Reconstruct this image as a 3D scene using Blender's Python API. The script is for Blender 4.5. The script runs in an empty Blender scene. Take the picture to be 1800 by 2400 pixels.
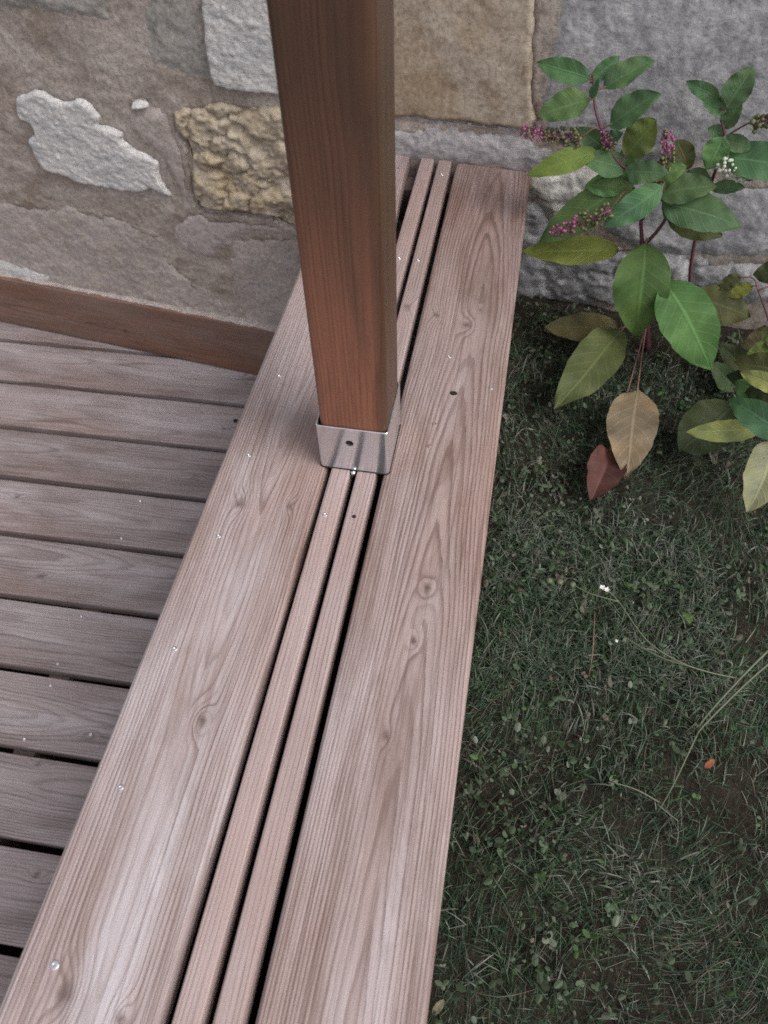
import bpy, math, random
import numpy as np
from mathutils import Matrix, Vector

scene = bpy.context.scene
COL = scene.collection

# ------------------------------------------------------------------ camera, sky, sun, exposure
cam_data = bpy.data.cameras.new('camera')
cam = bpy.data.objects.new('camera', cam_data)
COL.objects.link(cam)
CAM_R = ((0.983596, 0.179106, -0.021444), (-0.131567, 0.793646, 0.593983), (-0.123405, 0.581418, -0.804191))
cm = Matrix.Identity(4)
for i in range(3):
    cm[i][0] = CAM_R[0][i]
    cm[i][1] = CAM_R[1][i]
    cm[i][2] = -CAM_R[2][i]
cm[0][3], cm[1][3], cm[2][3] = 0.349, -0.6153, 0.7672
cam.matrix_world = cm
cam_data.sensor_fit = 'HORIZONTAL'
cam_data.sensor_width = 36.0
cam_data.lens = 36.0 * 1767.84 / 1800.0
cam_data.clip_start = 0.02
cam_data.clip_end = 300.0
cam_data.dof.use_dof = True
cam_data.dof.focus_distance = 1.0
cam_data.dof.aperture_fstop = 9.0
scene.camera = cam

world = bpy.data.worlds.new('World')
scene.world = world
world.use_nodes = True
wt = world.node_tree
wt.nodes.clear()
w_out = wt.nodes.new('ShaderNodeOutputWorld')
w_bg = wt.nodes.new('ShaderNodeBackground')
w_hs = wt.nodes.new('ShaderNodeHueSaturation')
w_sky = wt.nodes.new('ShaderNodeTexSky')
w_sky.sky_type = 'NISHITA'
w_sky.sun_disc = False
SUN_ELEV, SUN_ROT = math.radians(52), math.radians(112)
w_sky.sun_elevation = SUN_ELEV
w_sky.sun_rotation = SUN_ROT
w_sky.dust_density = 3.0
w_hs.inputs['Hue'].default_value = 0.545
w_hs.inputs['Saturation'].default_value = 0.20          # overcast evening: an almost grey sky
w_bg.inputs['Strength'].default_value = 0.10
wt.links.new(w_sky.outputs[0], w_hs.inputs['Color'])
wt.links.new(w_hs.outputs[0], w_bg.inputs['Color'])
wt.links.new(w_bg.outputs[0], w_out.inputs['Surface'])

sun_data = bpy.data.lights.new('sun', 'SUN')
sun_data.energy = 0.8
sun_data.angle = math.radians(35)
sun_data.color = (1.0, 0.94, 0.90)
sun = bpy.data.objects.new('sun', sun_data)
COL.objects.link(sun)
# the Nishita sun stands at azimuth SUN_ROT, clockwise from +Y
sd_ = Vector((math.sin(SUN_ROT) * math.cos(SUN_ELEV), math.cos(SUN_ROT) * math.cos(SUN_ELEV), math.sin(SUN_ELEV)))
sun.rotation_euler = sd_.to_track_quat('Z', 'Y').to_euler()

scene.view_settings.view_transform = 'Standard'
scene.view_settings.look = 'None'
scene.view_settings.gamma = 1.0
scene.view_settings.use_curve_mapping = False
scene.view_settings.exposure = 1.03
scene.cycles.max_bounces = 6
scene.cycles.use_denoising = False
scene.cycles.filter_width = 1.6

# ------------------------------------------------------------------ helpers
rng = np.random.default_rng(11)
random.seed(11)


def perlin(x, y, seed=0):
    x = np.asarray(x, float); y = np.asarray(y, float)
    r = np.random.default_rng(seed + 1000)
    perm = r.permutation(256)
    ang = r.random(256) * 2 * np.pi
    xi = np.floor(x).astype(int); yi = np.floor(y).astype(int)
    xf = x - xi; yf = y - yi
    u = xf * xf * xf * (xf * (xf * 6 - 15) + 10)
    v = yf * yf * yf * (yf * (yf * 6 - 15) + 10)

    def g(ix, iy, dx, dy):
        h = ang[perm[(perm[ix & 255] + iy) & 255]]
        return np.cos(h) * dx + np.sin(h) * dy
    a = g(xi, yi, xf, yf); b = g(xi + 1, yi, xf - 1, yf)
    c = g(xi, yi + 1, xf, yf - 1); d = g(xi + 1, yi + 1, xf - 1, yf - 1)
    return (a + u * (b - a)) * (1 - v) + (c + u * (d - c)) * v * 1.0


def fbm(x, y, seed=0, octv=4, gain=0.5):
    s = 0; a = 1.0; f = 1.0
    for o in range(octv):
        s = s + a * perlin(np.asarray(x) * f + 17.3 * o, np.asarray(y) * f + 5.1 * o, seed + o)
        a *= gain; f *= 2.03
    return s


def sstep(a, b, x):
    t = np.clip((x - a) / (b - a), 0, 1)
    return t * t * (3 - 2 * t)


def link(o, parent=None):
    COL.objects.link(o)
    if parent is not None:
        o.parent = parent
    return o


def mesh_obj(name, verts, faces, mat, parent=None, smooth=True, attrs=None):
    me = bpy.data.meshes.new(name)
    me.from_pydata([tuple(map(float, v)) for v in verts] if not isinstance(verts, np.ndarray) else verts.tolist(), [],
                   faces if not isinstance(faces, np.ndarray) else faces.tolist())
    me.update()
    if smooth:
        me.polygons.foreach_set('use_smooth', [True] * len(me.polygons))
    if mat is not None:
        me.materials.append(mat)
    for k, a in (attrs or {}).items():
        a = np.asarray(a, np.float32)
        if a.ndim == 1:
            at = me.attributes.new(k, 'FLOAT', 'POINT'); at.data.foreach_set('value', a)
        else:
            at = me.attributes.new(k, 'FLOAT_COLOR', 'POINT'); at.data.foreach_set('color', a.ravel())
    return link(bpy.data.objects.new(name, me), parent)


def empty(name, loc=(0, 0, 0), rz=0.0):
    o = bpy.data.objects.new(name, None)
    o.empty_display_size = 0.05
    o.location = loc
    o.rotation_euler = (0, 0, rz)
    return link(o)


def tag(o, label=None, cat=None, group=None, kind=None):
    if label: o['label'] = label
    if cat: o['category'] = cat
    if group: o['group'] = group
    if kind: o['kind'] = kind
    return o


def grid_faces(nu, nv):
    i = np.arange(nu - 1)[:, None] * nv + np.arange(nv - 1)[None, :]
    i = i.ravel()
    return np.stack([i, i + nv, i + nv + 1, i + 1], 1)


def tube(pts, rad, n=7, sub=4):
    """verts, faces of a round tube along a smoothed polyline with one radius per given point"""
    P = [Vector(p) for p in pts]
    R_ = list(rad) if hasattr(rad, '__len__') else [rad] * len(P)
    Q = []; RR = []
    for i in range(len(P) - 1):
        p0 = P[max(i - 1, 0)]; p1 = P[i]; p2 = P[i + 1]; p3 = P[min(i + 2, len(P) - 1)]
        for k in range(sub):
            t = k / sub
            Q.append(0.5 * ((2 * p1) + (p2 - p0) * t + (2 * p0 - 5 * p1 + 4 * p2 - p3) * t * t + (3 * p1 - p0 - 3 * p2 + p3) * t ** 3))
            RR.append(R_[i] * (1 - t) + R_[i + 1] * t)
    Q.append(P[-1]); RR.append(R_[-1])
    verts = []; faces = []
    ref = Vector((0.31, 0.2, 0.93))
    for i, q in enumerate(Q):
        d = (Q[min(i + 1, len(Q) - 1)] - Q[max(i - 1, 0)]).normalized()
        a = d.cross(ref)
        if a.length < 1e-3: a = d.cross(Vector((1, 0, 0)))
        a.normalize(); b = d.cross(a)
        for k in range(n):
            th = 2 * math.pi * k / n
            verts.append(tuple(q + (a * math.cos(th) + b * math.sin(th)) * RR[i]))
    for i in range(len(Q) - 1):
        for k in range(n):
            faces.append((i * n + k, i * n + (k + 1) % n, (i + 1) * n + (k + 1) % n, (i + 1) * n + k))
    faces.append(tuple(range(n))[::-1])
    faces.append(tuple((len(Q) - 1) * n + k for k in range(n)))
    return verts, faces


class Join:
    def __init__(s): s.v = []; s.f = []
    def add(s, v, f):
        o = len(s.v); s.v += [tuple(p) for p in v]; s.f += [tuple(i + o for i in q) for q in f]
    def build(s, name, mat, parent=None, smooth=True, attrs=None):
        return mesh_obj(name, s.v, s.f, mat, parent, smooth, attrs)


def ico(c, r, lvl=1):
    t = (1 + 5 ** .5) / 2
    v = [(-1, t, 0), (1, t, 0), (-1, -t, 0), (1, -t, 0), (0, -1, t), (0, 1, t), (0, -1, -t), (0, 1, -t), (t, 0, -1), (t, 0, 1), (-t, 0, -1), (-t, 0, 1)]
    l = math.sqrt(1 + t * t)
    f = [(0, 11, 5), (0, 5, 1), (0, 1, 7), (0, 7, 10), (0, 10, 11), (1, 5, 9), (5, 11, 4), (11, 10, 2), (10, 7, 6), (7, 1, 8), (3, 9, 4), (3, 4, 2), (3, 2, 6), (3, 6, 8), (3, 8, 9), (4, 9, 5), (2, 4, 11), (6, 2, 10), (8, 6, 7), (9, 8, 1)]
    return [(c[0] + p[0] / l * r, c[1] + p[1] / l * r, c[2] + p[2] / l * r) for p in v], f


# ------------------------------------------------------------------ materials
class NT:
    """small wrapper to write node trees briefly"""
    def __init__(s, name):
        s.m = bpy.data.materials.new(name); s.m.use_nodes = True
        s.t = s.m.node_tree; s.t.nodes.clear()
        s.out = s.t.nodes.new('ShaderNodeOutputMaterial')
        s.b = s.t.nodes.new('ShaderNodeBsdfPrincipled')
        s.t.links.new(s.b.outputs[0], s.out.inputs[0])
    def n(s, kind, **kw):
        nd = s.t.nodes.new('ShaderNode' + kind)
        for k, v in kw.items(): setattr(nd, k, v)
        return nd
    def l(s, a, b): s.t.links.new(a, b)
    def val(s, sock, v):
        if hasattr(v, 'links') or isinstance(v, bpy.types.NodeSocket): s.l(v, sock)
        else: sock.default_value = v
    def math(s, op, a, b=0.0, c=0.0, clamp=False):
        nd = s.n('Math', operation=op); nd.use_clamp = clamp
        s.val(nd.inputs[0], a); s.val(nd.inputs[1], b)
        if op in ('MULTIPLY_ADD', 'SMOOTH_MIN', 'WRAP'): s.val(nd.inputs[2], c)
        return nd.outputs[0]
    def attr(s, name):
        return s.n('Attribute', attribute_name=name)
    def obj(s):
        return s.n('TexCoord').outputs['Object']
    def mapping(s, vec, scale=(1, 1, 1), loc=(0, 0, 0), rot=(0, 0, 0)):
        nd = s.n('Mapping'); s.l(vec, nd.inputs[0])
        nd.inputs['Scale'].default_value = scale; nd.inputs['Location'].default_value = loc; nd.inputs['Rotation'].default_value = rot
        return nd.outputs[0]
    def noise(s, vec, scale, detail=4, rough=0.55, dist=0.0):
        nd = s.n('TexNoise'); s.l(vec, nd.inputs['Vector'])
        nd.inputs['Scale'].default_value = scale; nd.inputs['Detail'].default_value = detail
        nd.inputs['Roughness'].default_value = rough; nd.inputs['Distortion'].default_value = dist
        return nd.outputs[0]
    def ramp(s, fac, stops, interp='LINEAR'):
        nd = s.n('ValToRGB'); s.val(nd.inputs[0], fac)
        cr = nd.color_ramp; cr.interpolation = interp
        while len(cr.elements) < len(stops): cr.elements.new(0.5)
        for e, (p, c) in zip(cr.elements, stops):
            e.position = p
            e.color = (*c, 1) if hasattr(c, '__len__') else (c, c, c, 1)
        return nd.outputs[0]
    def mix(s, fac, a, b, mode='MIX'):
        nd = s.n('Mix', data_type='RGBA', blend_type=mode)
        s.val(nd.inputs[0], fac)
        for sock, v in ((nd.inputs[6], a), (nd.inputs[7], b)):
            if isinstance(v, bpy.types.NodeSocket): s.l(v, sock)
            else: sock.default_value = (*v, 1)
        return nd.outputs[2]
    def bump(s, h, strength=0.5, dist=0.002, normal=None):
        nd = s.n('Bump'); s.l(h, nd.inputs['Height'])
        nd.inputs['Strength'].default_value = strength; nd.inputs['Distance'].default_value = dist
        if normal is not None: s.l(normal, nd.inputs['Normal'])
        return nd.outputs[0]
    def done(s, color, rough=0.7, normal=None, metal=0.0, spec=0.4):
        s.val(s.b.inputs['Base Color'], color if isinstance(color, bpy.types.NodeSocket) else (*color, 1))
        s.val(s.b.inputs['Roughness'], rough)
        s.b.inputs['Metallic'].default_value = metal
        s.b.inputs['Specular IOR Level'].default_value = spec
        if normal is not None: s.l(normal, s.b.inputs['Normal'])
        return s.m


def wood_mat(name, early, late, grey, grey_amt=0.4, contrast=1.0, rough=0.65, spec=0.35, dirt=(0.06, 0.045, 0.04), dirt_amt=0.4, var=0.12, bump=0.8, fibre=0.5):
    k = NT(name)
    o = k.obj()
    ring = k.attr('ring').outputs['Fac']
    knot = k.attr('knot').outputs['Fac']
    wob = k.noise(k.mapping(o, (110, 11, 110)), 1.0, 5, 0.65)
    r = k.math('ADD', ring, k.math('MULTIPLY', wob, 0.5))
    fr = k.math('FRACT', r)
    # every ring a little different in strength
    fl = k.math('FLOOR', r)
    wn = k.n('TexWhiteNoise', noise_dimensions='1D'); k.l(fl, wn.inputs['W'])
    late_m = k.ramp(fr, [(0.0, 0.08), (0.35, 0.0), (0.62, 0.35), (0.82, 1.0), (0.92, 0.85), (1.0, 0.08)])
    st = k.math('MULTIPLY_ADD', wn.outputs['Value'], 0.75, 0.35)
    late_m = k.math('MULTIPLY', late_m, k.math('MULTIPLY', st, contrast), clamp=True)
    # grain fades in and out over the board
    patch = k.noise(k.mapping(o, (14, 2.2, 14)), 1.0, 3)
    late_m = k.math('MULTIPLY', late_m, k.ramp(patch, [(0.3, 0.45), (0.6, 1.0)]))
    fib = k.noise(k.mapping(o, (700, 14, 700)), 1.0, 4, 0.7)
    fib2 = k.noise(k.mapping(o, (260, 4, 260)), 1.0, 4, 0.65)
    c = k.mix(late_m, early, late)
    c = k.mix(k.math('MULTIPLY', k.ramp(fib, [(0.35, 1.0), (0.6, 0.0)]), fibre), c, late)
    worn = k.noise(k.mapping(o, (11, 1.7, 11), (3, 1, 7)), 1.0, 5, 0.6, 0.4)
    gm = k.math('MULTIPLY', k.ramp(worn, [(0.38, 0.0), (0.62, 1.0)]), grey_amt)
    gm = k.math('ADD', gm, k.attr('wear').outputs['Fac'], clamp=True)
    c = k.mix(k.math('MULTIPLY', gm, k.math('SUBTRACT', 1.0, k.math('MULTIPLY', late_m, 0.55))), c, grey)
    dm = k.noise(k.mapping(o, (20, 3.5, 20), (9, 2, 1)), 1.0, 7, 0.7, 0.6)
    c = k.mix(k.math('MULTIPLY', k.ramp(dm, [(0.46, 0.0), (0.74, 1.0)]), dirt_amt), c, dirt)
    c = k.mix(k.math('MULTIPLY', k.ramp(fib2, [(0.5, 0.0), (0.7, 1.0)]), 0.5 * contrast, clamp=True), c, late)
    c = k.mix(k.math('MULTIPLY', k.attr('stain').outputs['Fac'], 0.8), c, (.66, .58, .55), 'MULTIPLY')  # multiplies in a darker brown tone
    c = k.mix(k.math('MULTIPLY', knot, 0.75, clamp=True), c, tuple(0.55 * a for a in late))
    info = k.n('ObjectInfo')
    hv = k.n('HueSaturation'); k.l(c, hv.inputs['Color'])
    k.l(k.math('MULTIPLY_ADD', info.outputs['Random'], 2 * var, 1 - var), hv.inputs['Value'])
    hgt = k.math('ADD', k.math('MULTIPLY', late_m, 0.6), k.math('MULTIPLY', fib, 0.5))
    rg = k.math('MULTIPLY_ADD', fib2, 0.25, rough - 0.12)
    return k.done(hv.outputs[0], rg, k.bump(hgt, bump, 0.0012), spec=spec)


def stone_mat(name, c1, c2, c3, scale=9.0, stretch=(1, 1, 1), rot=(0, 0, 0), spots=0.3, spot_col=(0.08, 0.07, 0.07), bump=0.8, fine=120.0):
    k = NT(name)
    o = k.obj()
    v = k.mapping(o, stretch, (1.7, 0.3, 2.2), rot)
    a = k.noise(v, scale, 7, 0.62, 0.5)
    b = k.noise(v, scale * 3.7, 6, 0.65, 0.3)
    f = k.noise(o, fine, 5, 0.7)
    c = k.mix(k.ramp(a, [(0.34, 0.0), (0.64, 1.0)]), c1, c2)
    c = k.mix(k.ramp(b, [(0.5, 0.0), (0.72, 0.85)]), c, c3)
    c = k.mix(k.math('MULTIPLY', k.ramp(k.noise(o, scale * 6.0, 4, 0.6, 1.0), [(0.60, 0.0), (0.70, 1.0)]), spots), c, spot_col)
    c = k.mix(k.math('MULTIPLY', k.ramp(f, [(0.34, 1.0), (0.52, 0.0)]), 0.55), c, tuple(0.5 * q for q in c1))
    c = k.mix(k.math('MULTIPLY', k.ramp(f, [(0.55, 0.0), (0.72, 1.0)]), 0.4), c, tuple(min(1, 1.5 * q) for q in c2))
    h = k.math('ADD', k.math('MULTIPLY', b, 0.7), k.math('MULTIPLY', f, 0.45))
    return k.done(c, 0.93, k.bump(h, bump, 0.004), spec=0.15)

# ------------------------------------------------------------------ measured layout (metres)
ST = {"white":[[-0.8632,0.0057],[-0.832,0.0165],[-0.8027,0.0303],[-0.7819,0.0261],[-0.7649,0.0196],[-0.7428,0.0117],[-0.7039,0.0243],[-0.6864,0.0193],[-0.6708,0.0093],[-0.6588,-0.0108],[-0.6683,-0.0291],[-0.6412,-0.0321],[-0.6198,-0.0353],[-0.6052,-0.0334],[-0.619,-0.0577],[-0.5984,-0.0728],[-0.5671,-0.0814],[-0.5417,-0.0908],[-0.547,-0.1288],[-0.54,-0.1551],[-0.5277,-0.1802],[-0.5595,-0.1722],[-0.5806,-0.1642],[-0.5966,-0.178],[-0.646,-0.1829],[-0.6887,-0.1838],[-0.7307,-0.1817],[-0.7742,-0.1826],[-0.8011,-0.1724],[-0.8238,-0.1672],[-0.8652,-0.162],[-0.8732,-0.1379],[-0.8757,-0.1163],[-0.8769,-0.0897],[-0.8485,-0.0702],[-0.8473,-0.0545],[-0.8721,-0.05],[-0.8765,-0.0279]],"topleft":[[-0.8149,0.2387],[-0.5282,0.2607],[-0.554,0.2144],[-0.5704,0.1821],[-0.5991,0.1724],[-0.6232,0.1754],[-0.6422,0.1788],[-0.693,0.1798],[-0.7492,0.182],[-0.8171,0.1729],[-0.8491,0.1733]],"midgrey":[[-0.461,0.2658],[-0.3634,0.2733],[-0.3684,0.2302],[-0.3757,0.1845],[-0.3783,0.1326],[-0.3812,0.0989],[-0.4123,0.0934],[-0.4422,0.0944],[-0.4772,0.0961],[-0.498,0.1033],[-0.5032,0.128],[-0.498,0.1611],[-0.4814,0.2055]],"bright":[[-0.3507,0.2743],[-0.083,0.2948],[-0.0606,0.2563],[-0.0641,0.1841],[-0.0679,0.105],[-0.1427,0.0879],[-0.2189,0.0824],[-0.2526,0.0814],[-0.2967,0.0794],[-0.3357,0.0805],[-0.3716,0.0863],[-0.3742,0.1123],[-0.372,0.1534],[-0.3684,0.1852],[-0.3655,0.2231]],"ochre":[[-0.4804,0.0254],[-0.4522,0.0371],[-0.4135,0.0471],[-0.3657,0.0564],[-0.3154,0.0579],[-0.2401,0.0678],[-0.1771,0.0731],[-0.1362,0.0542],[-0.1291,-0.037],[-0.1318,-0.1394],[-0.1778,-0.1801],[-0.2295,-0.2032],[-0.2514,-0.2012],[-0.2697,-0.1929],[-0.2882,-0.1864],[-0.3161,-0.1865],[-0.3448,-0.1902],[-0.3671,-0.1882],[-0.3899,-0.1885],[-0.4203,-0.197],[-0.4499,-0.2002],[-0.4708,-0.1904],[-0.4756,-0.1674],[-0.4744,-0.1396],[-0.4686,-0.1118],[-0.4662,-0.0801],[-0.4597,-0.0588],[-0.4643,-0.0405],[-0.4741,-0.0261],[-0.4833,-0.0103]],"lowerleft":[[-1.1259,-0.3023],[-1.0433,-0.2761],[-0.9502,-0.2641],[-0.8347,-0.2546],[-0.735,-0.2443],[-0.6729,-0.2645],[-0.5928,-0.2879],[-0.5873,-0.3581],[-0.5315,-0.4155],[-0.4807,-0.4475],[-0.4479,-0.4768],[-0.4504,-0.5224],[-0.4668,-0.6052],[-1.4108,-0.8334]],"lowermid":[[-0.3982,-0.2594],[-0.3542,-0.2426],[-0.2492,-0.2269],[-0.1423,-0.208],[-0.1336,-0.3153],[-0.1611,-0.5313],[-0.306,-0.5663],[-0.3998,-0.573],[-0.4261,-0.4647],[-0.438,-0.3964],[-0.4256,-0.3208]],"patch":[[-0.595,-0.0029],[-0.5608,0.0099],[-0.5133,0.0251],[-0.4869,0.0153],[-0.487,-0.018],[-0.4717,-0.0479],[-0.4704,-0.0858],[-0.4832,-0.1519],[-0.4842,-0.1857],[-0.513,-0.1733],[-0.5274,-0.1205],[-0.5358,-0.09],[-0.5715,-0.059],[-0.5964,-0.0323]],"band":[[-0.4871,-0.1977],[-0.4517,-0.208],[-0.3634,-0.199],[-0.2894,-0.1945],[-0.2476,-0.215],[-0.1414,-0.1964],[-0.1423,-0.2068],[-0.2493,-0.2282],[-0.3542,-0.2426],[-0.4069,-0.2733],[-0.48,-0.3311],[-0.5532,-0.3253],[-0.5595,-0.2573]],"pebble":[[-0.5815,0.0131],[-0.5711,0.0283],[-0.5531,0.0342],[-0.5336,0.0282],[-0.5366,0.0185],[-0.5546,0.0126],[-0.569,0.0099]],"tan":[[-0.0793,0.295],[0.2369,0.3192],[0.2351,0.2814],[0.2379,0.2486],[0.2408,0.2145],[0.2438,0.1788],[0.252,0.1343],[0.2615,0.0956],[0.2553,0.0804],[0.2352,0.0732],[0.2054,0.0735],[0.1754,0.073],[0.132,0.0738],[0.0837,0.0723],[0.0437,0.0715],[-0.0014,0.0676],[-0.0518,0.0647],[-0.0983,0.0633],[-0.0964,0.1618]],"greyblue":[[0.2652,0.3214],[0.6339,0.3496],[0.7499,0.0727],[0.6053,0.0598],[0.5284,0.0571],[0.4515,0.0461],[0.371,0.0389],[0.3018,0.0508],[0.2802,0.0816],[0.2679,0.1361],[0.2673,0.2171],[0.2709,0.2649]],"ledge":[[-0.0944,0.0507],[-0.0015,0.0559],[0.0663,0.0603],[0.1328,0.0616],[0.1764,0.0617],[0.2238,0.0616],[0.2579,0.0619],[0.2942,0.0454],[0.3011,0.029],[0.282,0.0129],[0.2659,0.0038],[0.2314,-0.0026],[0.1825,-0.0052],[0.1145,-0.0077],[0.0215,-0.0154],[-0.0993,-0.0279]],"cream":[[0.2348,-0.0309],[0.2665,-0.0007],[0.2989,0.0154],[0.3568,0.026],[0.3987,0.0255],[0.4246,0.0027],[0.41,-0.0271],[0.3707,-0.0475],[0.338,-0.0625],[0.3245,-0.0894],[0.2986,-0.069],[0.2775,-0.0481],[0.2375,-0.0544]],"darkgrey":[[0.2387,-0.064],[0.2782,-0.0528],[0.2993,-0.0738],[0.3208,-0.0951],[0.3203,-0.1208],[0.3105,-0.1488],[0.281,-0.176],[0.2519,-0.1759]],"greyright":[[0.4297,-0.0011],[0.497,0.0269],[0.6133,0.0357],[0.7597,0.0495],[0.8173,-0.088],[0.7025,-0.1063],[0.5929,-0.1203],[0.4937,-0.1258],[0.4249,-0.0973],[0.4212,-0.0394]],"blue":[[0.2433,-0.1858],[0.2949,-0.1723],[0.3433,-0.1482],[0.4334,-0.1369],[0.4961,-0.1358],[0.5874,-0.1239],[0.6098,-0.2001],[0.5561,-0.2284],[0.4807,-0.2682],[0.4131,-0.2706],[0.3354,-0.2811],[0.2553,-0.292]],"blueright":[[0.595,-0.1276],[0.7046,-0.1119],[0.8202,-0.0949],[0.8585,-0.1862],[0.7364,-0.2014],[0.6572,-0.2014],[0.6088,-0.1892]]}
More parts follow.
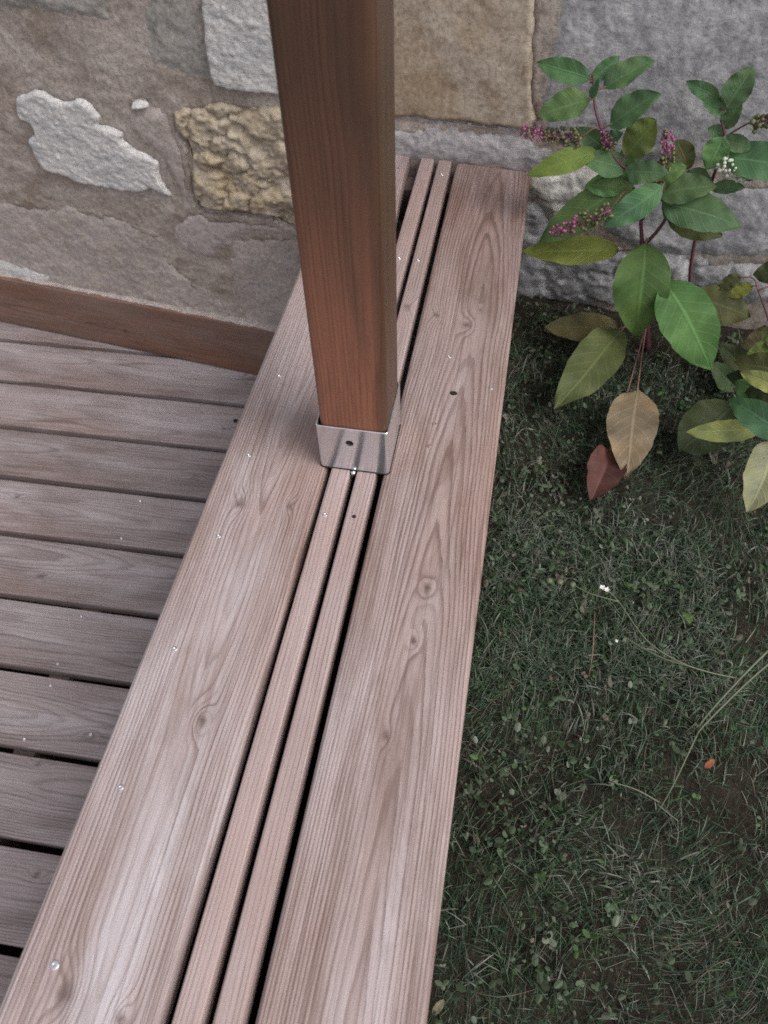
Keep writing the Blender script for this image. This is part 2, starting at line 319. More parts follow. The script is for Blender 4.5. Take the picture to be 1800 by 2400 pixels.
LV=[
 ('a', [0.4295, 0.6419, 0.2243, 0.3451, 0.6625, 0.2359, -0.1462, -0.8676, 0.4752], 0.0358, 0.15, 0.25, 'g1', 0.42, ''),
 ('a', [0.4322, 0.6516, 0.218, 0.4701, 0.6771, 0.2449, 0.2174, -0.8431, 0.4919], 0.0263, 0.1, 0.3, 'g1', 0.42, ''),
 ('a', [0.452, 0.6391, 0.2133, 0.5178, 0.6511, 0.2555, -0.3506, -0.6027, 0.7169], 0.0406, 0.15, 0.25, 'g1', 0.42, ''),
 ('a', [0.4343, 0.6312, 0.1986, 0.3573, 0.6206, 0.1763, -0.1079, -0.7018, 0.7042], 0.0477, 0.15, 0.2, 'g2', 0.42, ''),
 ('a', [0.471, 0.6166, 0.169, 0.53, 0.6042, 0.2274, -0.5973, -0.6536, 0.4648], 0.0475, 0.1, 0.25, 'g1', 0.42, ''),
 ('a', [0.4366, 0.6309, 0.2012, 0.4406, 0.6204, 0.2343, -0.2665, -0.927, -0.2637], 0.0142, 0.1, 0.4, 'g3', 0.42, ''),
 ('a', [0.5063, 0.6071, 0.1283, 0.5342, 0.5986, 0.1891, -0.5627, -0.8141, 0.1437], 0.0532, 0.2, 0.2, 'y1', 0.5, ''),
 ('a', [0.4832, 0.6251, 0.1208, 0.4227, 0.6327, 0.1541, 0.1095, -0.908, 0.4045], 0.0349, 0.1, 0.25, 'g1', 0.42, ''),
 ('a', [0.4596, 0.613, 0.1268, 0.3551, 0.5806, 0.1008, 0.0437, -0.7075, 0.7054], 0.0386, 0.3, 0.2, 'l1', 0.42, ''),
 ('a', [0.5119, 0.6064, 0.1073, 0.4362, 0.6007, 0.1226, 0.187, -0.7352, 0.6516], 0.0425, 0.1, 0.2, 'g1', 0.42, ''),
 ('a', [0.5094, 0.5967, 0.1073, 0.5705, 0.5639, 0.1266, -0.5231, -0.6493, 0.5521], 0.0372, 0.15, 0.2, 'g3', 0.42, ''),
 ('a', [0.5671, 0.5643, 0.1043, 0.4885, 0.5287, 0.0504, -0.0168, -0.8231, 0.5677], 0.047, 0.25, 0.25, 'g3', 0.42, ''),
 ('a', [0.5266, 0.5996, 0.0913, 0.3849, 0.587, -0.0269, -0.362, -0.7757, 0.517], 0.0628, 0.15, 0.15, 'g2', 0.42, ''),
 ('a', [0.5327, 0.6089, -0.0455, 0.3641, 0.5996, -0.0541, -0.0085, -0.5952, 0.8035], 0.0543, 0.12, 0.15, 'y2', 0.42, ''),
 ('a', [0.5698, 0.5841, 0.0785, 0.6481, 0.5744, 0.1104, -0.3601, -0.6258, 0.6919], 0.0496, 0.15, 0.2, 'g1', 0.42, ''),
 ('a', [0.5767, 0.5782, 0.0704, 0.6985, 0.5379, 0.0658, -0.1994, -0.6833, 0.7024], 0.06, 0.2, 0.15, 'g1', 0.42, ''),
 ('a', [0.5928, 0.6014, 0.0412, 0.6852, 0.5698, 0.0244, -0.1804, -0.8171, 0.5475], 0.0513, 0.1, 0.15, 'y3', 0.42, ''),
 ('a', [0.6475, 0.5946, 0.0909, 0.6957, 0.5886, 0.101, -0.2289, -0.7014, 0.675], 0.0228, 0.1, 0.2, 'g3', 0.42, ''),
 ('a', [0.6075, 0.6097, 0.1117, 0.5776, 0.6184, 0.1513, 0.1636, -0.9298, 0.3297], 0.0373, 0.1, 0.2, 'y3', 0.5, ''),
 ('a', [0.5053, 0.6103, 0.1099, 0.521, 0.6124, 0.1503, -0.444, -0.8693, 0.2172], 0.0302, 0.12, 0.2, 'g2', 0.42, ''),
 ('a', [0.4894, 0.6143, 0.1038, 0.4577, 0.6283, 0.1376, 0.0586, -0.9013, 0.4292], 0.0301, 0.12, 0.2, 'g2', 0.42, ''),
 ('a', [0.5531, 0.5963, 0.0927, 0.5992, 0.5956, 0.1252, -0.43, -0.6782, 0.596], 0.0389, 0.12, 0.2, 'g2', 0.42, ''),
 ('a', [0.5896, 0.5938, 0.0919, 0.643, 0.575, 0.0782, -0.0453, -0.6703, 0.7407], 0.0436, 0.12, 0.2, 'g2', 0.42, ''),
 ('a', [0.5237, 0.608, 0.0836, 0.4509, 0.604, 0.0731, -0.0459, -0.7812, 0.6226], 0.0426, 0.12, 0.2, 'g2', 0.42, ''),
 ('a', [0.6061, 0.5998, 0.1107, 0.647, 0.5947, 0.1, 0.0972, -0.699, 0.7085], 0.0289, 0.12, 0.2, 'g1', 0.42, ''),
 ('a', [0.5321, 0.5989, 0.0788, 0.5218, 0.58, 0.0366, -0.0872, -0.901, 0.425], 0.0333, 0.12, 0.2, 'g1', 0.42, ''),
 ('a', [0.5811, 0.5928, 0.0648, 0.623, 0.5725, 0.0395, 0.0611, -0.7272, 0.6837], 0.0374, 0.12, 0.2, 'g2', 0.42, ''),
 ('a', [0.4701, 0.6268, 0.1368, 0.495, 0.6237, 0.155, -0.4759, -0.7, 0.5325], 0.0234, 0.12, 0.2, 'g3', 0.42, ''),
 ('a', [0.5703, 0.5891, -0.0138, 0.5922, 0.5159, -0.1666, -0.0823, -0.9032, 0.4213], 0.0974, 0.22, 0.12, 'l2', 0.38, ''),
 ('a', [0.615, 0.5584, -0.0655, 0.7259, 0.4639, -0.1684, -0.0374, -0.756, 0.6536], 0.095, 0.22, 0.12, 'l2', 0.42, ''),
 ('a', [0.6842, 0.6001, -0.1187, 0.7835, 0.5676, -0.1277, -0.1447, -0.6493, 0.7467], 0.0718, 0.1, 0.1, 'y3', 0.42, ''),
 ('a', [0.5713, 0.5759, -0.19, 0.4595, 0.3653, -0.2, 0.1862, -0.1449, 0.9718], 0.0853, 0.12, 0.12, 'y3', 0.42, ''),
 ('a', [0.5712, 0.5963, -0.205, 0.4283, 0.5857, -0.21, 0.0183, -0.6155, 0.788], 0.0584, 0.1, 0.12, 't1', 0.42, ''),
 ('a', [0.6038, 0.4413, -0.215, 0.5846, 0.241, -0.215, -0.1029, 0.0099, 0.9946], 0.0867, 0.1, 0.06, 'b1', 0.42, ''),
 ('a', [0.5601, 0.3079, -0.235, 0.5336, 0.2003, -0.245, 0.1815, -0.1352, 0.9741], 0.0722, 0.1, 0.5, 'r1', 0.45, ''),
 ('b', [0.624, 0.6278, 0.212, 0.5717, 0.6444, 0.2286, -0.1399, -0.8853, 0.4436], 0.0245, 0.15, 0.25, 'g1', 0.42, ''),
 ('b', [0.6325, 0.6066, 0.21, 0.6536, 0.6241, 0.2633, -0.2867, -0.8706, 0.3999], 0.042, 0.15, 0.2, 'g1', 0.42, ''),
 ('b', [0.6366, 0.6161, 0.2013, 0.5989, 0.6208, 0.2125, 0.074, -0.8076, 0.5851], 0.0253, 0.1, 0.2, 'g1', 0.42, ''),
 ('b', [0.6402, 0.6157, 0.1767, 0.6535, 0.614, 0.215, -0.4528, -0.8836, 0.1196], 0.0269, 0.1, 0.25, 'g1', 0.42, ''),
 ('b', [0.644, 0.6152, 0.1649, 0.6187, 0.6184, 0.1746, 0.1184, -0.8127, 0.5705], 0.0222, 0.1, 0.3, 'g1', 0.42, ''),
 ('b', [0.6431, 0.6052, 0.1687, 0.6289, 0.5869, 0.1247, -0.259, -0.8583, 0.443], 0.0395, 0.1, 0.15, 'g2', 0.42, ''),
 ('b', [0.641, 0.6055, 0.1648, 0.6873, 0.5897, 0.1608, -0.1926, -0.7289, 0.657], 0.0269, 0.1, 0.2, 'g1', 0.42, ''),
 ('b', [0.6523, 0.594, 0.1413, 0.7523, 0.5614, 0.1533, -0.3038, -0.6903, 0.6567], 0.056, 0.15, 0.2, 'g1', 0.42, ''),
 ('c', [0.7808, 0.3111, -0.15, 0.6678, 0.2999, -0.165, -0.0125, -0.7532, 0.6577], 0.0381, 0.12, 0.3, 'v1', 0.42, ''),
 ('c', [0.7661, 0.4167, -0.2, 0.6819, 0.3285, -0.235, -0.0153, -0.3559, 0.9344], 0.0894, 0.12, 0.15, 'd1', 0.5, ''),
 ('c', [0.8071, 0.3081, -0.17, 0.7815, 0.2012, -0.22, -0.0324, -0.4172, 0.9083], 0.0695, 0.35, 0.3, 'b2', 0.45, ''),
 ('c', [0.8136, 0.2484, -0.11, 0.7238, 0.3565, -0.125, -0.4963, -0.2996, 0.8148], 0.0536, 0.2, 0.25, 'g3', 0.42, ''),
 ('c', [0.8006, 0.5353, -0.2715, 0.7386, 0.5329, -0.2113, 0.4323, -0.8011, 0.414], 0.0418, 0.1, 0.2, 'l3', 0.42, ''),
 ('c', [0.8021, 0.3504, -0.1, 0.7389, 0.3878, -0.1, -0.3149, -0.5322, 0.7859], 0.0306, 0.15, 0.3, 'v1', 0.42, ''),
 ('c', [0.8264, 0.5623, -0.2527, 0.8272, 0.6025, -0.1699, -0.267, -0.8659, 0.423], 0.0671, 0.1, 0.15, 't1', 0.42, ''),
 ('c', [0.8537, 0.5589, -0.286, 0.757, 0.581, -0.2055, 0.2408, -0.8229, 0.5146], 0.0635, 0.1, 0.2, 'd1', 0.42, ''),
 ('c', [0.8471, 0.4654, -0.16, 0.7624, 0.4908, -0.17, -0.2786, -0.6489, 0.7081], 0.0548, 0.15, 0.2, 'y3', 0.42, ''),
 ('c', [0.8347, 0.3599, -0.15, 0.7559, 0.446, -0.17, -0.5862, -0.3693, 0.7211], 0.0608, 0.15, 0.2, 'g2', 0.42, ''),
 ('c', [0.8516, 0.5336, -0.17, 0.7905, 0.527, -0.18, -0.0517, -0.66, 0.7495], 0.0534, 0.15, 0.2, 'y1', 0.42, ''),
 ('c', [0.84, 0.4609, -0.19, 0.759, 0.4906, -0.2, -0.3171, -0.6247, 0.7136], 0.0474, 0.15, 0.2, 'd1', 0.42, ''),
 ('c', [0.8547, 0.5359, -0.15, 0.8048, 0.5618, -0.15, -0.3332, -0.6424, 0.6902], 0.0419, 0.15, 0.2, 'y3', 0.42, ''),
 ('c', [0.7743, 0.599, -0.084, 0.7396, 0.5932, -0.1076, -0.3406, -0.6659, 0.6638], 0.0266, 0.1, 0.2, 'y2', 0.42, ''),
 ('c', [0.7518, 0.6119, -0.0764, 0.7204, 0.6057, -0.1034, -0.3845, -0.6967, 0.6056], 0.0253, 0.1, 0.2, 'y3', 0.42, ''),
 ('c', [0.8218, 0.3772, -0.13, 0.7668, 0.4066, -0.16, -0.5988, -0.4327, 0.6739], 0.0397, 0.15, 0.3, 'd1', 0.42, ''),
 ('c', [0.8068, 0.595, -0.2574, 0.8331, 0.5917, -0.2196, -0.6435, -0.6588, 0.3897], 0.0451, 0.1, 0.2, 'y3', 0.42, ''),
 ('c', [0.8296, 0.6022, -0.0514, 0.7702, 0.6096, -0.0695, -0.296, -0.6409, 0.7083], 0.0471, 0.1, 0.2, 'd1', 0.42, ''),
]
STEM = {"a":[[[0.6423,0.6255,-0.2761],[0.6052,0.62,-0.1438],[0.5846,0.6125,-0.0729],[0.5708,0.6062,-0.032],[0.5528,0.6044,0.03],[0.5535,0.6023,0.0428]],[[0.5536,0.6023,0.0371],[0.5754,0.5885,0.0764],[0.5615,0.5902,0.0969],[0.5133,0.6033,0.1066],[0.4814,0.6133,0.1295],[0.4533,0.6238,0.1715],[0.4429,0.6322,0.1929],[0.4349,0.6412,0.2204],[0.4316,0.6416,0.2313]],[[0.5713,0.6061,-0.0288],[0.5846,0.6004,0.0005],[0.5918,0.5915,0.0388],[0.5788,0.5881,0.0729],[0.609,0.6095,0.1107]],[[0.5584,0.6027,0.023],[0.5252,0.6018,0.0765],[0.5109,0.6035,0.1062]]],"b":[[[0.7152,0.6265,-0.2471],[0.6685,0.6323,-0.078],[0.6536,0.6241,0.0468],[0.6496,0.6145,0.1188],[0.6447,0.6101,0.1651],[0.6345,0.6164,0.1872],[0.6233,0.6228,0.2198]],[[0.6447,0.6101,0.1651],[0.6662,0.6024,0.1893],[0.6908,0.5943,0.2096]]]}
RAC = {"1":[[0.4318,0.6164,0.1468],[0.3356,0.6233,0.1478]],"2":[[0.4824,0.6101,0.1363],[0.4627,0.6176,0.1607]],"3":[[0.5684,0.5994,0.113],[0.5596,0.6076,0.1724]],"4":[[0.4944,0.5431,0.0709],[0.4058,0.539,0.0246]],"5":[[0.6457,0.5898,0.1394],[0.6989,0.5731,0.1204]],"6":[[0.6754,0.5962,0.1929],[0.7141,0.5884,0.226]],"7":[[0.5536,0.5912,0.0411],[0.539,0.588,0.039]]}
WEED = [[[0.7496,-0.0898,-0.155],[0.714,-0.1312,-0.165],[0.6742,-0.1819,-0.195],[0.6663,-0.2027,-0.205],[0.6442,-0.261,-0.245],[0.6323,-0.2876,-0.275]],[[0.7595,-0.0975,-0.155],[0.7226,-0.1343,-0.175],[0.6736,-0.1908,-0.195],[0.6663,-0.2027,-0.205]],[[0.7132,-0.1291,-0.17],[0.6738,-0.129,-0.165],[0.6331,-0.1253,-0.155],[0.5913,-0.1036,-0.15],[0.5541,-0.0535,-0.145],[0.5369,-0.0409,-0.14]],[[0.6738,-0.129,-0.165],[0.6196,-0.1197,-0.165],[0.5866,-0.1064,-0.165],[0.5642,-0.094,-0.165]],[[0.5541,-0.0535,-0.145],[0.5146,-0.0435,-0.15],[0.4885,-0.0273,-0.155]],[[0.6328,-0.2765,-0.265],[0.6003,-0.2685,-0.255],[0.5718,-0.2666,-0.25]],[[0.6299,-0.2798,-0.265],[0.6563,-0.2968,-0.265]]]
bits = {"white":[[0.5365,-0.0421,-0.138],[0.5307,-0.0397,-0.138],[0.5552,-0.105,-0.163],[0.6555,-0.1911,-0.255]],"buds":[[0.4928,-0.0302,-0.155],[0.4749,-0.0282,-0.155],[0.46,-0.0286,-0.155]],"orange":[0.6947,-0.2211,-0.245],"green":[0.6747,-0.0082,-0.235],"cyan":[0.3782,-0.5523,-0.255],"straw":[[0.5375,-0.0284,-0.225],[0.5391,-0.1165,-0.235]]}
bs = [[0.0359,0.1574],[0.0353,0.0024],[0.0355,-0.1311],[0.0339,-0.2871],[0.0326,-0.442],[0.0336,-0.5976],[0.1586,-0.0774],[0.1938,0.4642],[0.1618,0.4647],[0.1977,0.7332],[0.1139,0.7471],[0.2757,0.2369],[0.3432,0.1814],[0.2729,0.0985],[0.2723,0.0579]]
ds = [[-0.457,0.3577],[-0.4603,0.2472],[-0.4679,0.038],[-0.4703,-0.0751],[-0.4641,-0.1229],[-0.4656,-0.2365],[-0.3412,-0.2044]]
holes = [[0.2915,0.1627],[0.1954,-0.074]]
dhole = [-0.3074,0.6508]
knR = [[0.3008,-0.1628],[0.2937,0.313],[0.3123,0.1008],[0.307,0.3428],[0.2963,-0.2309],[0.2849,-0.3431]]
knL = [[0.048,-0.0772],[0.1111,-0.0702],[0.0915,-0.3618],[0.0544,-0.6159],[0.1078,-0.6264]]
knS = [[0.1957,0.3413]]
knD = [[-0.3489,0.4561],[-0.4177,-0.2762],[-0.7606,0.3208],[-0.5979,0.1203],[-0.3441,-0.2041]]

ZD = -0.6681            # deck surface
GZ = -0.285             # lawn
AW = -0.1238            # wall direction
WN = 0.806              # wall plane, along its normal
SV = Vector((math.cos(AW), math.sin(AW), 0)); NV = Vector((-math.sin(AW), math.cos(AW), 0))

# ------------------------------------------------------------------ stone wall
wall = empty('stone_wall', tuple(NV * WN), AW)
tag(wall, 'old rubble stone wall with brown lime mortar closing off the far end of the bench', 'wall')


def poly_sd(X, Y, poly):
    """signed distance, positive inside"""
    P = np.array(poly); Qn = np.roll(P, -1, 0)
    d2 = np.full(X.shape, 1e9); ins = np.zeros(X.shape, bool)
    for (x1, y1), (x2, y2) in zip(P, Qn):
        ex, ey = x2 - x1, y2 - y1
        t = np.clip(((X - x1) * ex + (Y - y1) * ey) / (ex * ex + ey * ey + 1e-12), 0, 1)
        d2 = np.minimum(d2, (X - x1 - t * ex) ** 2 + (Y - y1 - t * ey) ** 2)
        c = ((y1 > Y) != (y2 > Y)) & (X < (x2 - x1) * (Y - y1) / (y2 - y1 + 1e-12) + x1)
        ins ^= c
    return np.where(ins, 1, -1) * np.sqrt(d2)


def warp(X, Y, seed, amp, f=28.0):
    return X + amp * fbm(X * f, Y * f, seed, 3), Y + amp * fbm(X * f, Y * f, seed + 50, 3)


M_mortar = stone_mat('lime_mortar', (0.265, 0.213, 0.175), (0.43, 0.375, 0.335), (0.52, 0.465, 0.425), 4.2, (1, 1, 1.5), spots=0.15, bump=1.0)
M_white = stone_mat('pale_limestone', (0.50, 0.495, 0.49), (0.68, 0.655, 0.62), (0.40, 0.39, 0.40), 9.0, (1, 1, 2.6), (0, 0.35, 0), spots=0.12, bump=0.9)
M_grey = stone_mat('grey_limestone', (0.31, 0.295, 0.265), (0.41, 0.39, 0.355), (0.24, 0.225, 0.205), 9.0, spots=0.3, bump=0.9)
M_ochre = stone_mat('ochre_limestone', (0.40, 0.315, 0.20), (0.50, 0.43, 0.335), (0.46, 0.415, 0.37), 9.0, spots=0.3, spot_col=(0.17, 0.12, 0.075), bump=1.0)
M_tan = stone_mat('tan_sandstone', (0.32, 0.245, 0.165), (0.45, 0.385, 0.315), (0.25, 0.185, 0.12), 6.0, spots=0.25, spot_col=(0.14, 0.105, 0.07), bump=0.6)
M_blue = stone_mat('blue_grey_stone', (0.285, 0.285, 0.30), (0.47, 0.46, 0.465), (0.22, 0.215, 0.23), 6.0, (1, 1, 1.3), spots=0.35, bump=0.9)
M_purple = stone_mat('lilac_grey_stone', (0.35, 0.298, 0.262), (0.47, 0.415, 0.38), (0.33, 0.31, 0.315), 6.0, (1, 1, 1.8), (0, 0.6, 0), spots=0.18, bump=0.7)
M_ledge = stone_mat('pale_ledge_stone', (0.36, 0.34, 0.34), (0.47, 0.45, 0.45), (0.27, 0.255, 0.26), 12.0, (1, 1, 2.2), (0, -0.3, 0), spots=0.25, bump=0.9)
M_cream = stone_mat('cream_limestone', (0.55, 0.53, 0.47), (0.62, 0.61, 0.585), (0.40, 0.36, 0.29), 10.0, (1, 1, 1.6), spots=0.25, spot_col=(0.25, 0.22, 0.17), bump=0.9)

M_patch = stone_mat('pale_lime_patch', (0.36, 0.305, 0.27), (0.46, 0.405, 0.37), (0.29, 0.245, 0.22), 9.0, spots=.2, bump=.8)
M_patch2 = stone_mat('lilac_lime_patch', (0.40, 0.345, 0.325), (0.47, 0.415, 0.395), (0.33, 0.285, 0.275), 9.0, spots=.15, bump=.8)
# name, material, protrusion, roughness, kind of relief, open joint, outline jitter, label
STONES = [
    ('white', M_white, .010, .0045, 'flaky', 0, .004, 'angular whitish stone'),
    ('topleft', M_grey, .005, .0045, 'rough', 0, .009, None),
    ('midgrey', M_grey, .002, .0045, 'rough', 0, .009, None),
    ('bright', M_white, .018, .004, 'flaky', 1, .003, 'pale squared stone half behind the post'),
    ('ochre', M_ochre, .010, .011, 'craggy', 2, .004, 'pitted ochre stone'),
    ('lowerleft', M_purple, .0012, .004, 'rough', 0, .014, None),
    ('lowermid', M_purple, .0015, .0035, 'rough', 0, .010, None),
    ('patch', M_patch, .006, .003, 'rough', 0, .006, None),
    ('band', M_patch2, .004, .0025, 'rough', 0, .006, None),
    ('pebble', M_white, .012, .001, 'rough', 1, .001, None),
    ('tan', M_tan, .007, .0036, 'smooth', 1, .004, 'smooth tan block'),
    ('greyblue', M_blue, .005, .0042, 'rough', 0, .010, 'large blue-grey stone'),
    ('ledge', M_ledge, .005, .0045, 'flaky', 0, .009, None),
    ('cream', M_cream, .010, .005, 'craggy', 0, .004, 'cream coloured stone'),
    ('darkgrey', M_blue, .006, .005, 'craggy', 0, .004, None),
    ('greyright', M_blue, .006, .005, 'rough', 0, .005, None),
    ('blue', M_blue, .008, .006, 'craggy', 0, .005, None),
    ('blueright', M_blue, .006, .005, 'craggy', 0, .005, None),
]
# plain stones further along the wall, beyond what the photograph shows
rr = np.random.default_rng(5)
extra = []
for row in range(9):
    z0 = -0.62 + row * 0.24
    s = -2.9 + rr.random() * .2
    while s < 3.0:
        w = .22 + rr.random() * .3
        if not (-1.12 < s + w / 2 < 1.12 and z0 < 0.44):
            h = .15 + rr.random() * .06
            n = 14
            a = np.linspace(0, 2 * np.pi, n, endpoint=False)
            q = 1.0 / (np.abs(np.cos(a)) ** 3 + np.abs(np.sin(a)) ** 3) ** (1 / 3) * (1 + .1 * rr.standard_normal(n))
            extra.append(np.stack([s + w / 2 + np.cos(a) * q * w * .46, z0 + .1 + np.sin(a) * q * h * .5], 1))
        s += w + .03

RELIEF_SEED = {}


def relief(S, Z, kind, amp, seed):
    if kind == 'flaky':
        c, s_ = math.cos(.35), math.sin(.35)
        a = S * c - Z * s_; b = S * s_ + Z * c
        h = .55 * fbm(a * 16, b * 40, seed, 5, .6) + .35 * fbm(S * 60, Z * 70, seed + 14, 4, .65)
        h = h * .8 + .55 * np.abs(fbm(a * 30, b * 80, seed + 9, 4, .6))
    elif kind == 'craggy':
        b = np.abs(fbm(S * 9, Z * 12, seed, 4, .5))
        h = .55 - 1.3 * np.exp(-b * 9) + 1.0 * fbm(S * 14, Z * 17, seed + 4, 5, .55) + .25 * fbm(S * 60, Z * 70, seed + 8, 3)
    elif kind == 'smooth':
        h = fbm(S * 9, Z * 12, seed, 5, .5)
    else:
        h = .7 * fbm(S * 22, Z * 24, seed, 5, .62) + .35 * np.abs(fbm(S * 48, Z * 55, seed + 17, 4, .6))
    return (h + .16 * fbm(S * 85, Z * 95, seed + 31, 3, .6)) * amp


def stone(poly, mat, prot, amp, kind, seed, joint, jit, step, label=None, crisp=False):
    P = np.array(poly)
    lo = P.min(0) - .02; hi = P.max(0) + .02
    xs = np.arange(lo[0], hi[0], step); zs = np.arange(lo[1], hi[1], step)
    S, Z = np.meshgrid(xs, zs, indexing='ij')
    wx, wz = warp(S, Z, seed + 300, jit, 34.0)
    sd = poly_sd(wx, wz, P)
    edge = .016 if kind == 'craggy' else .010
    if joint == 0 and not crisp:      # the joint is pointed flush: the face comes out of the mortar gradually
        h = -.0035 + (prot + .0035) * sstep(-.010, .024, sd) + relief(S, Z, kind, amp, seed) * sstep(-.016, .008, sd)
    else:
        h = -.012 + (prot + .012) * sstep(-.004, edge, sd) ** .8 + relief(S, Z, kind, amp, seed) * sstep(-.004, .012, sd)
    if kind == 'craggy' and joint == 2:       # the two deep holes of the ochre stone
        for hx, hz, rx, rz_, dp in ((HOLE[0], HOLE[1], .016, .006, .03), (HOLE[0] + .02, HOLE[1] + .03, .02, .006, .01), (HOLE[0] + .06, HOLE[1] + .07, .018, .004, .010)):
            h -= dp * np.exp(-(((S - hx) / rx) ** 2 + ((Z - hz + (S - hx) * .3) / rz_) ** 2))
    keep = sd > -.014
    idx = grid_faces(len(xs), len(zs))
    k = keep.ravel()[idx].all(1)
    f = idx[k]
    used = np.unique(f); mp = np.full(S.size, -1); mp[used] = np.arange(len(used))
    V = np.stack([S.ravel(), -h.ravel(), Z.ravel()], 1)[used]
    o = mesh_obj('stone' if 'patch' not in mat.name else 'mortar_patch', V, mp[f][:, ::1], mat, wall)
    if label: o['label'] = label
    return o


# mortar sheet: fine where the camera looks, coarse beyond
xs = np.concatenate([np.linspace(-3.2, -1.12, 60), np.arange(-1.1, 1.1, .0058), np.linspace(1.12, 3.2, 60)])
zs = np.concatenate([np.arange(-.86, .5, .0058), np.linspace(.52, 2.4, 60)])
S, Z = np.meshgrid(xs, zs, indexing='ij')
H = .004 * fbm(S * 9, Z * 11, 21, 5, .55) + .003 * fbm(S * 2.2, Z * 2.5, 22, 3) + .0022 * fbm(S * 48, Z * 52, 23, 4, .65)
oc = np.array(ST['ochre']); HOLE = (oc[:, 0].min() + .075, oc[:, 1].min() + .115)
for i, (nm, mat, prot, amp, kind, joint, jit, lab) in enumerate(STONES):
    P = ST[nm]
    sd = poly_sd(*warp(S, Z, 10 * i + 300, jit, 34.0), P)
    if joint == 2:
        H += .004 * np.exp(-((np.clip(-sd, 0, 9)) / .03) ** 2)
        m_ = 1 - sstep(oc[:, 1].max() - .12, oc[:, 1].max() - .05, Z)
        H -= .034 * sstep(-.0035, .002, sd) * m_ + .034 * sstep(.008, .024, sd) * (1 - m_)
    elif joint == 1:
        gz_ = sstep(.07, .03, Z - np.array(P)[:, 1].min()) if nm == 'tan' else 1.0
        H -= .010 * np.exp(-((sd + .001) / .003) ** 2) * gz_
        H -= .02 * sstep(.002, .009, sd)
    else:
        H -= .016 * sstep(.012, .026, sd) if nm not in ('white', 'pebble') else .016 * sstep(.003, .012, sd)
    stone(P, mat, prot, amp, kind, 10 * i, joint, jit, .0036 if nm in ('white', 'ochre', 'bright', 'tan', 'ledge', 'cream', 'pebble') else .0046, lab, nm in ('white', 'pebble'))
for i, P in enumerate(extra):
    sd = poly_sd(S, Z, P)
    H -= .015 * sstep(.002, .012, sd)
    stone(P, (M_grey, M_purple, M_tan, M_white)[i % 4], .008, .004, ('rough', 'flaky')[i % 2], 500 + 10 * i, 0, .006, .014)
mesh_obj('mortar', np.stack([S.ravel(), -H.ravel(), Z.ravel()], 1), grid_faces(len(xs), len(zs)), M_mortar, wall)
core = Join()
core.add([(-3.2, .06, -.9), (3.2, .06, -.9), (3.2, .45, -.9), (-3.2, .45, -.9), (-3.2, .06, 2.4), (3.2, .06, 2.4), (3.2, .45, 2.4), (-3.2, .45, 2.4)],
         [(0, 3, 2, 1), (4, 5, 6, 7), (0, 1, 5, 4), (1, 2, 6, 5), (2, 3, 7, 6), (3, 0, 4, 7)])
core.build('wall_core', M_grey, wall, smooth=False)

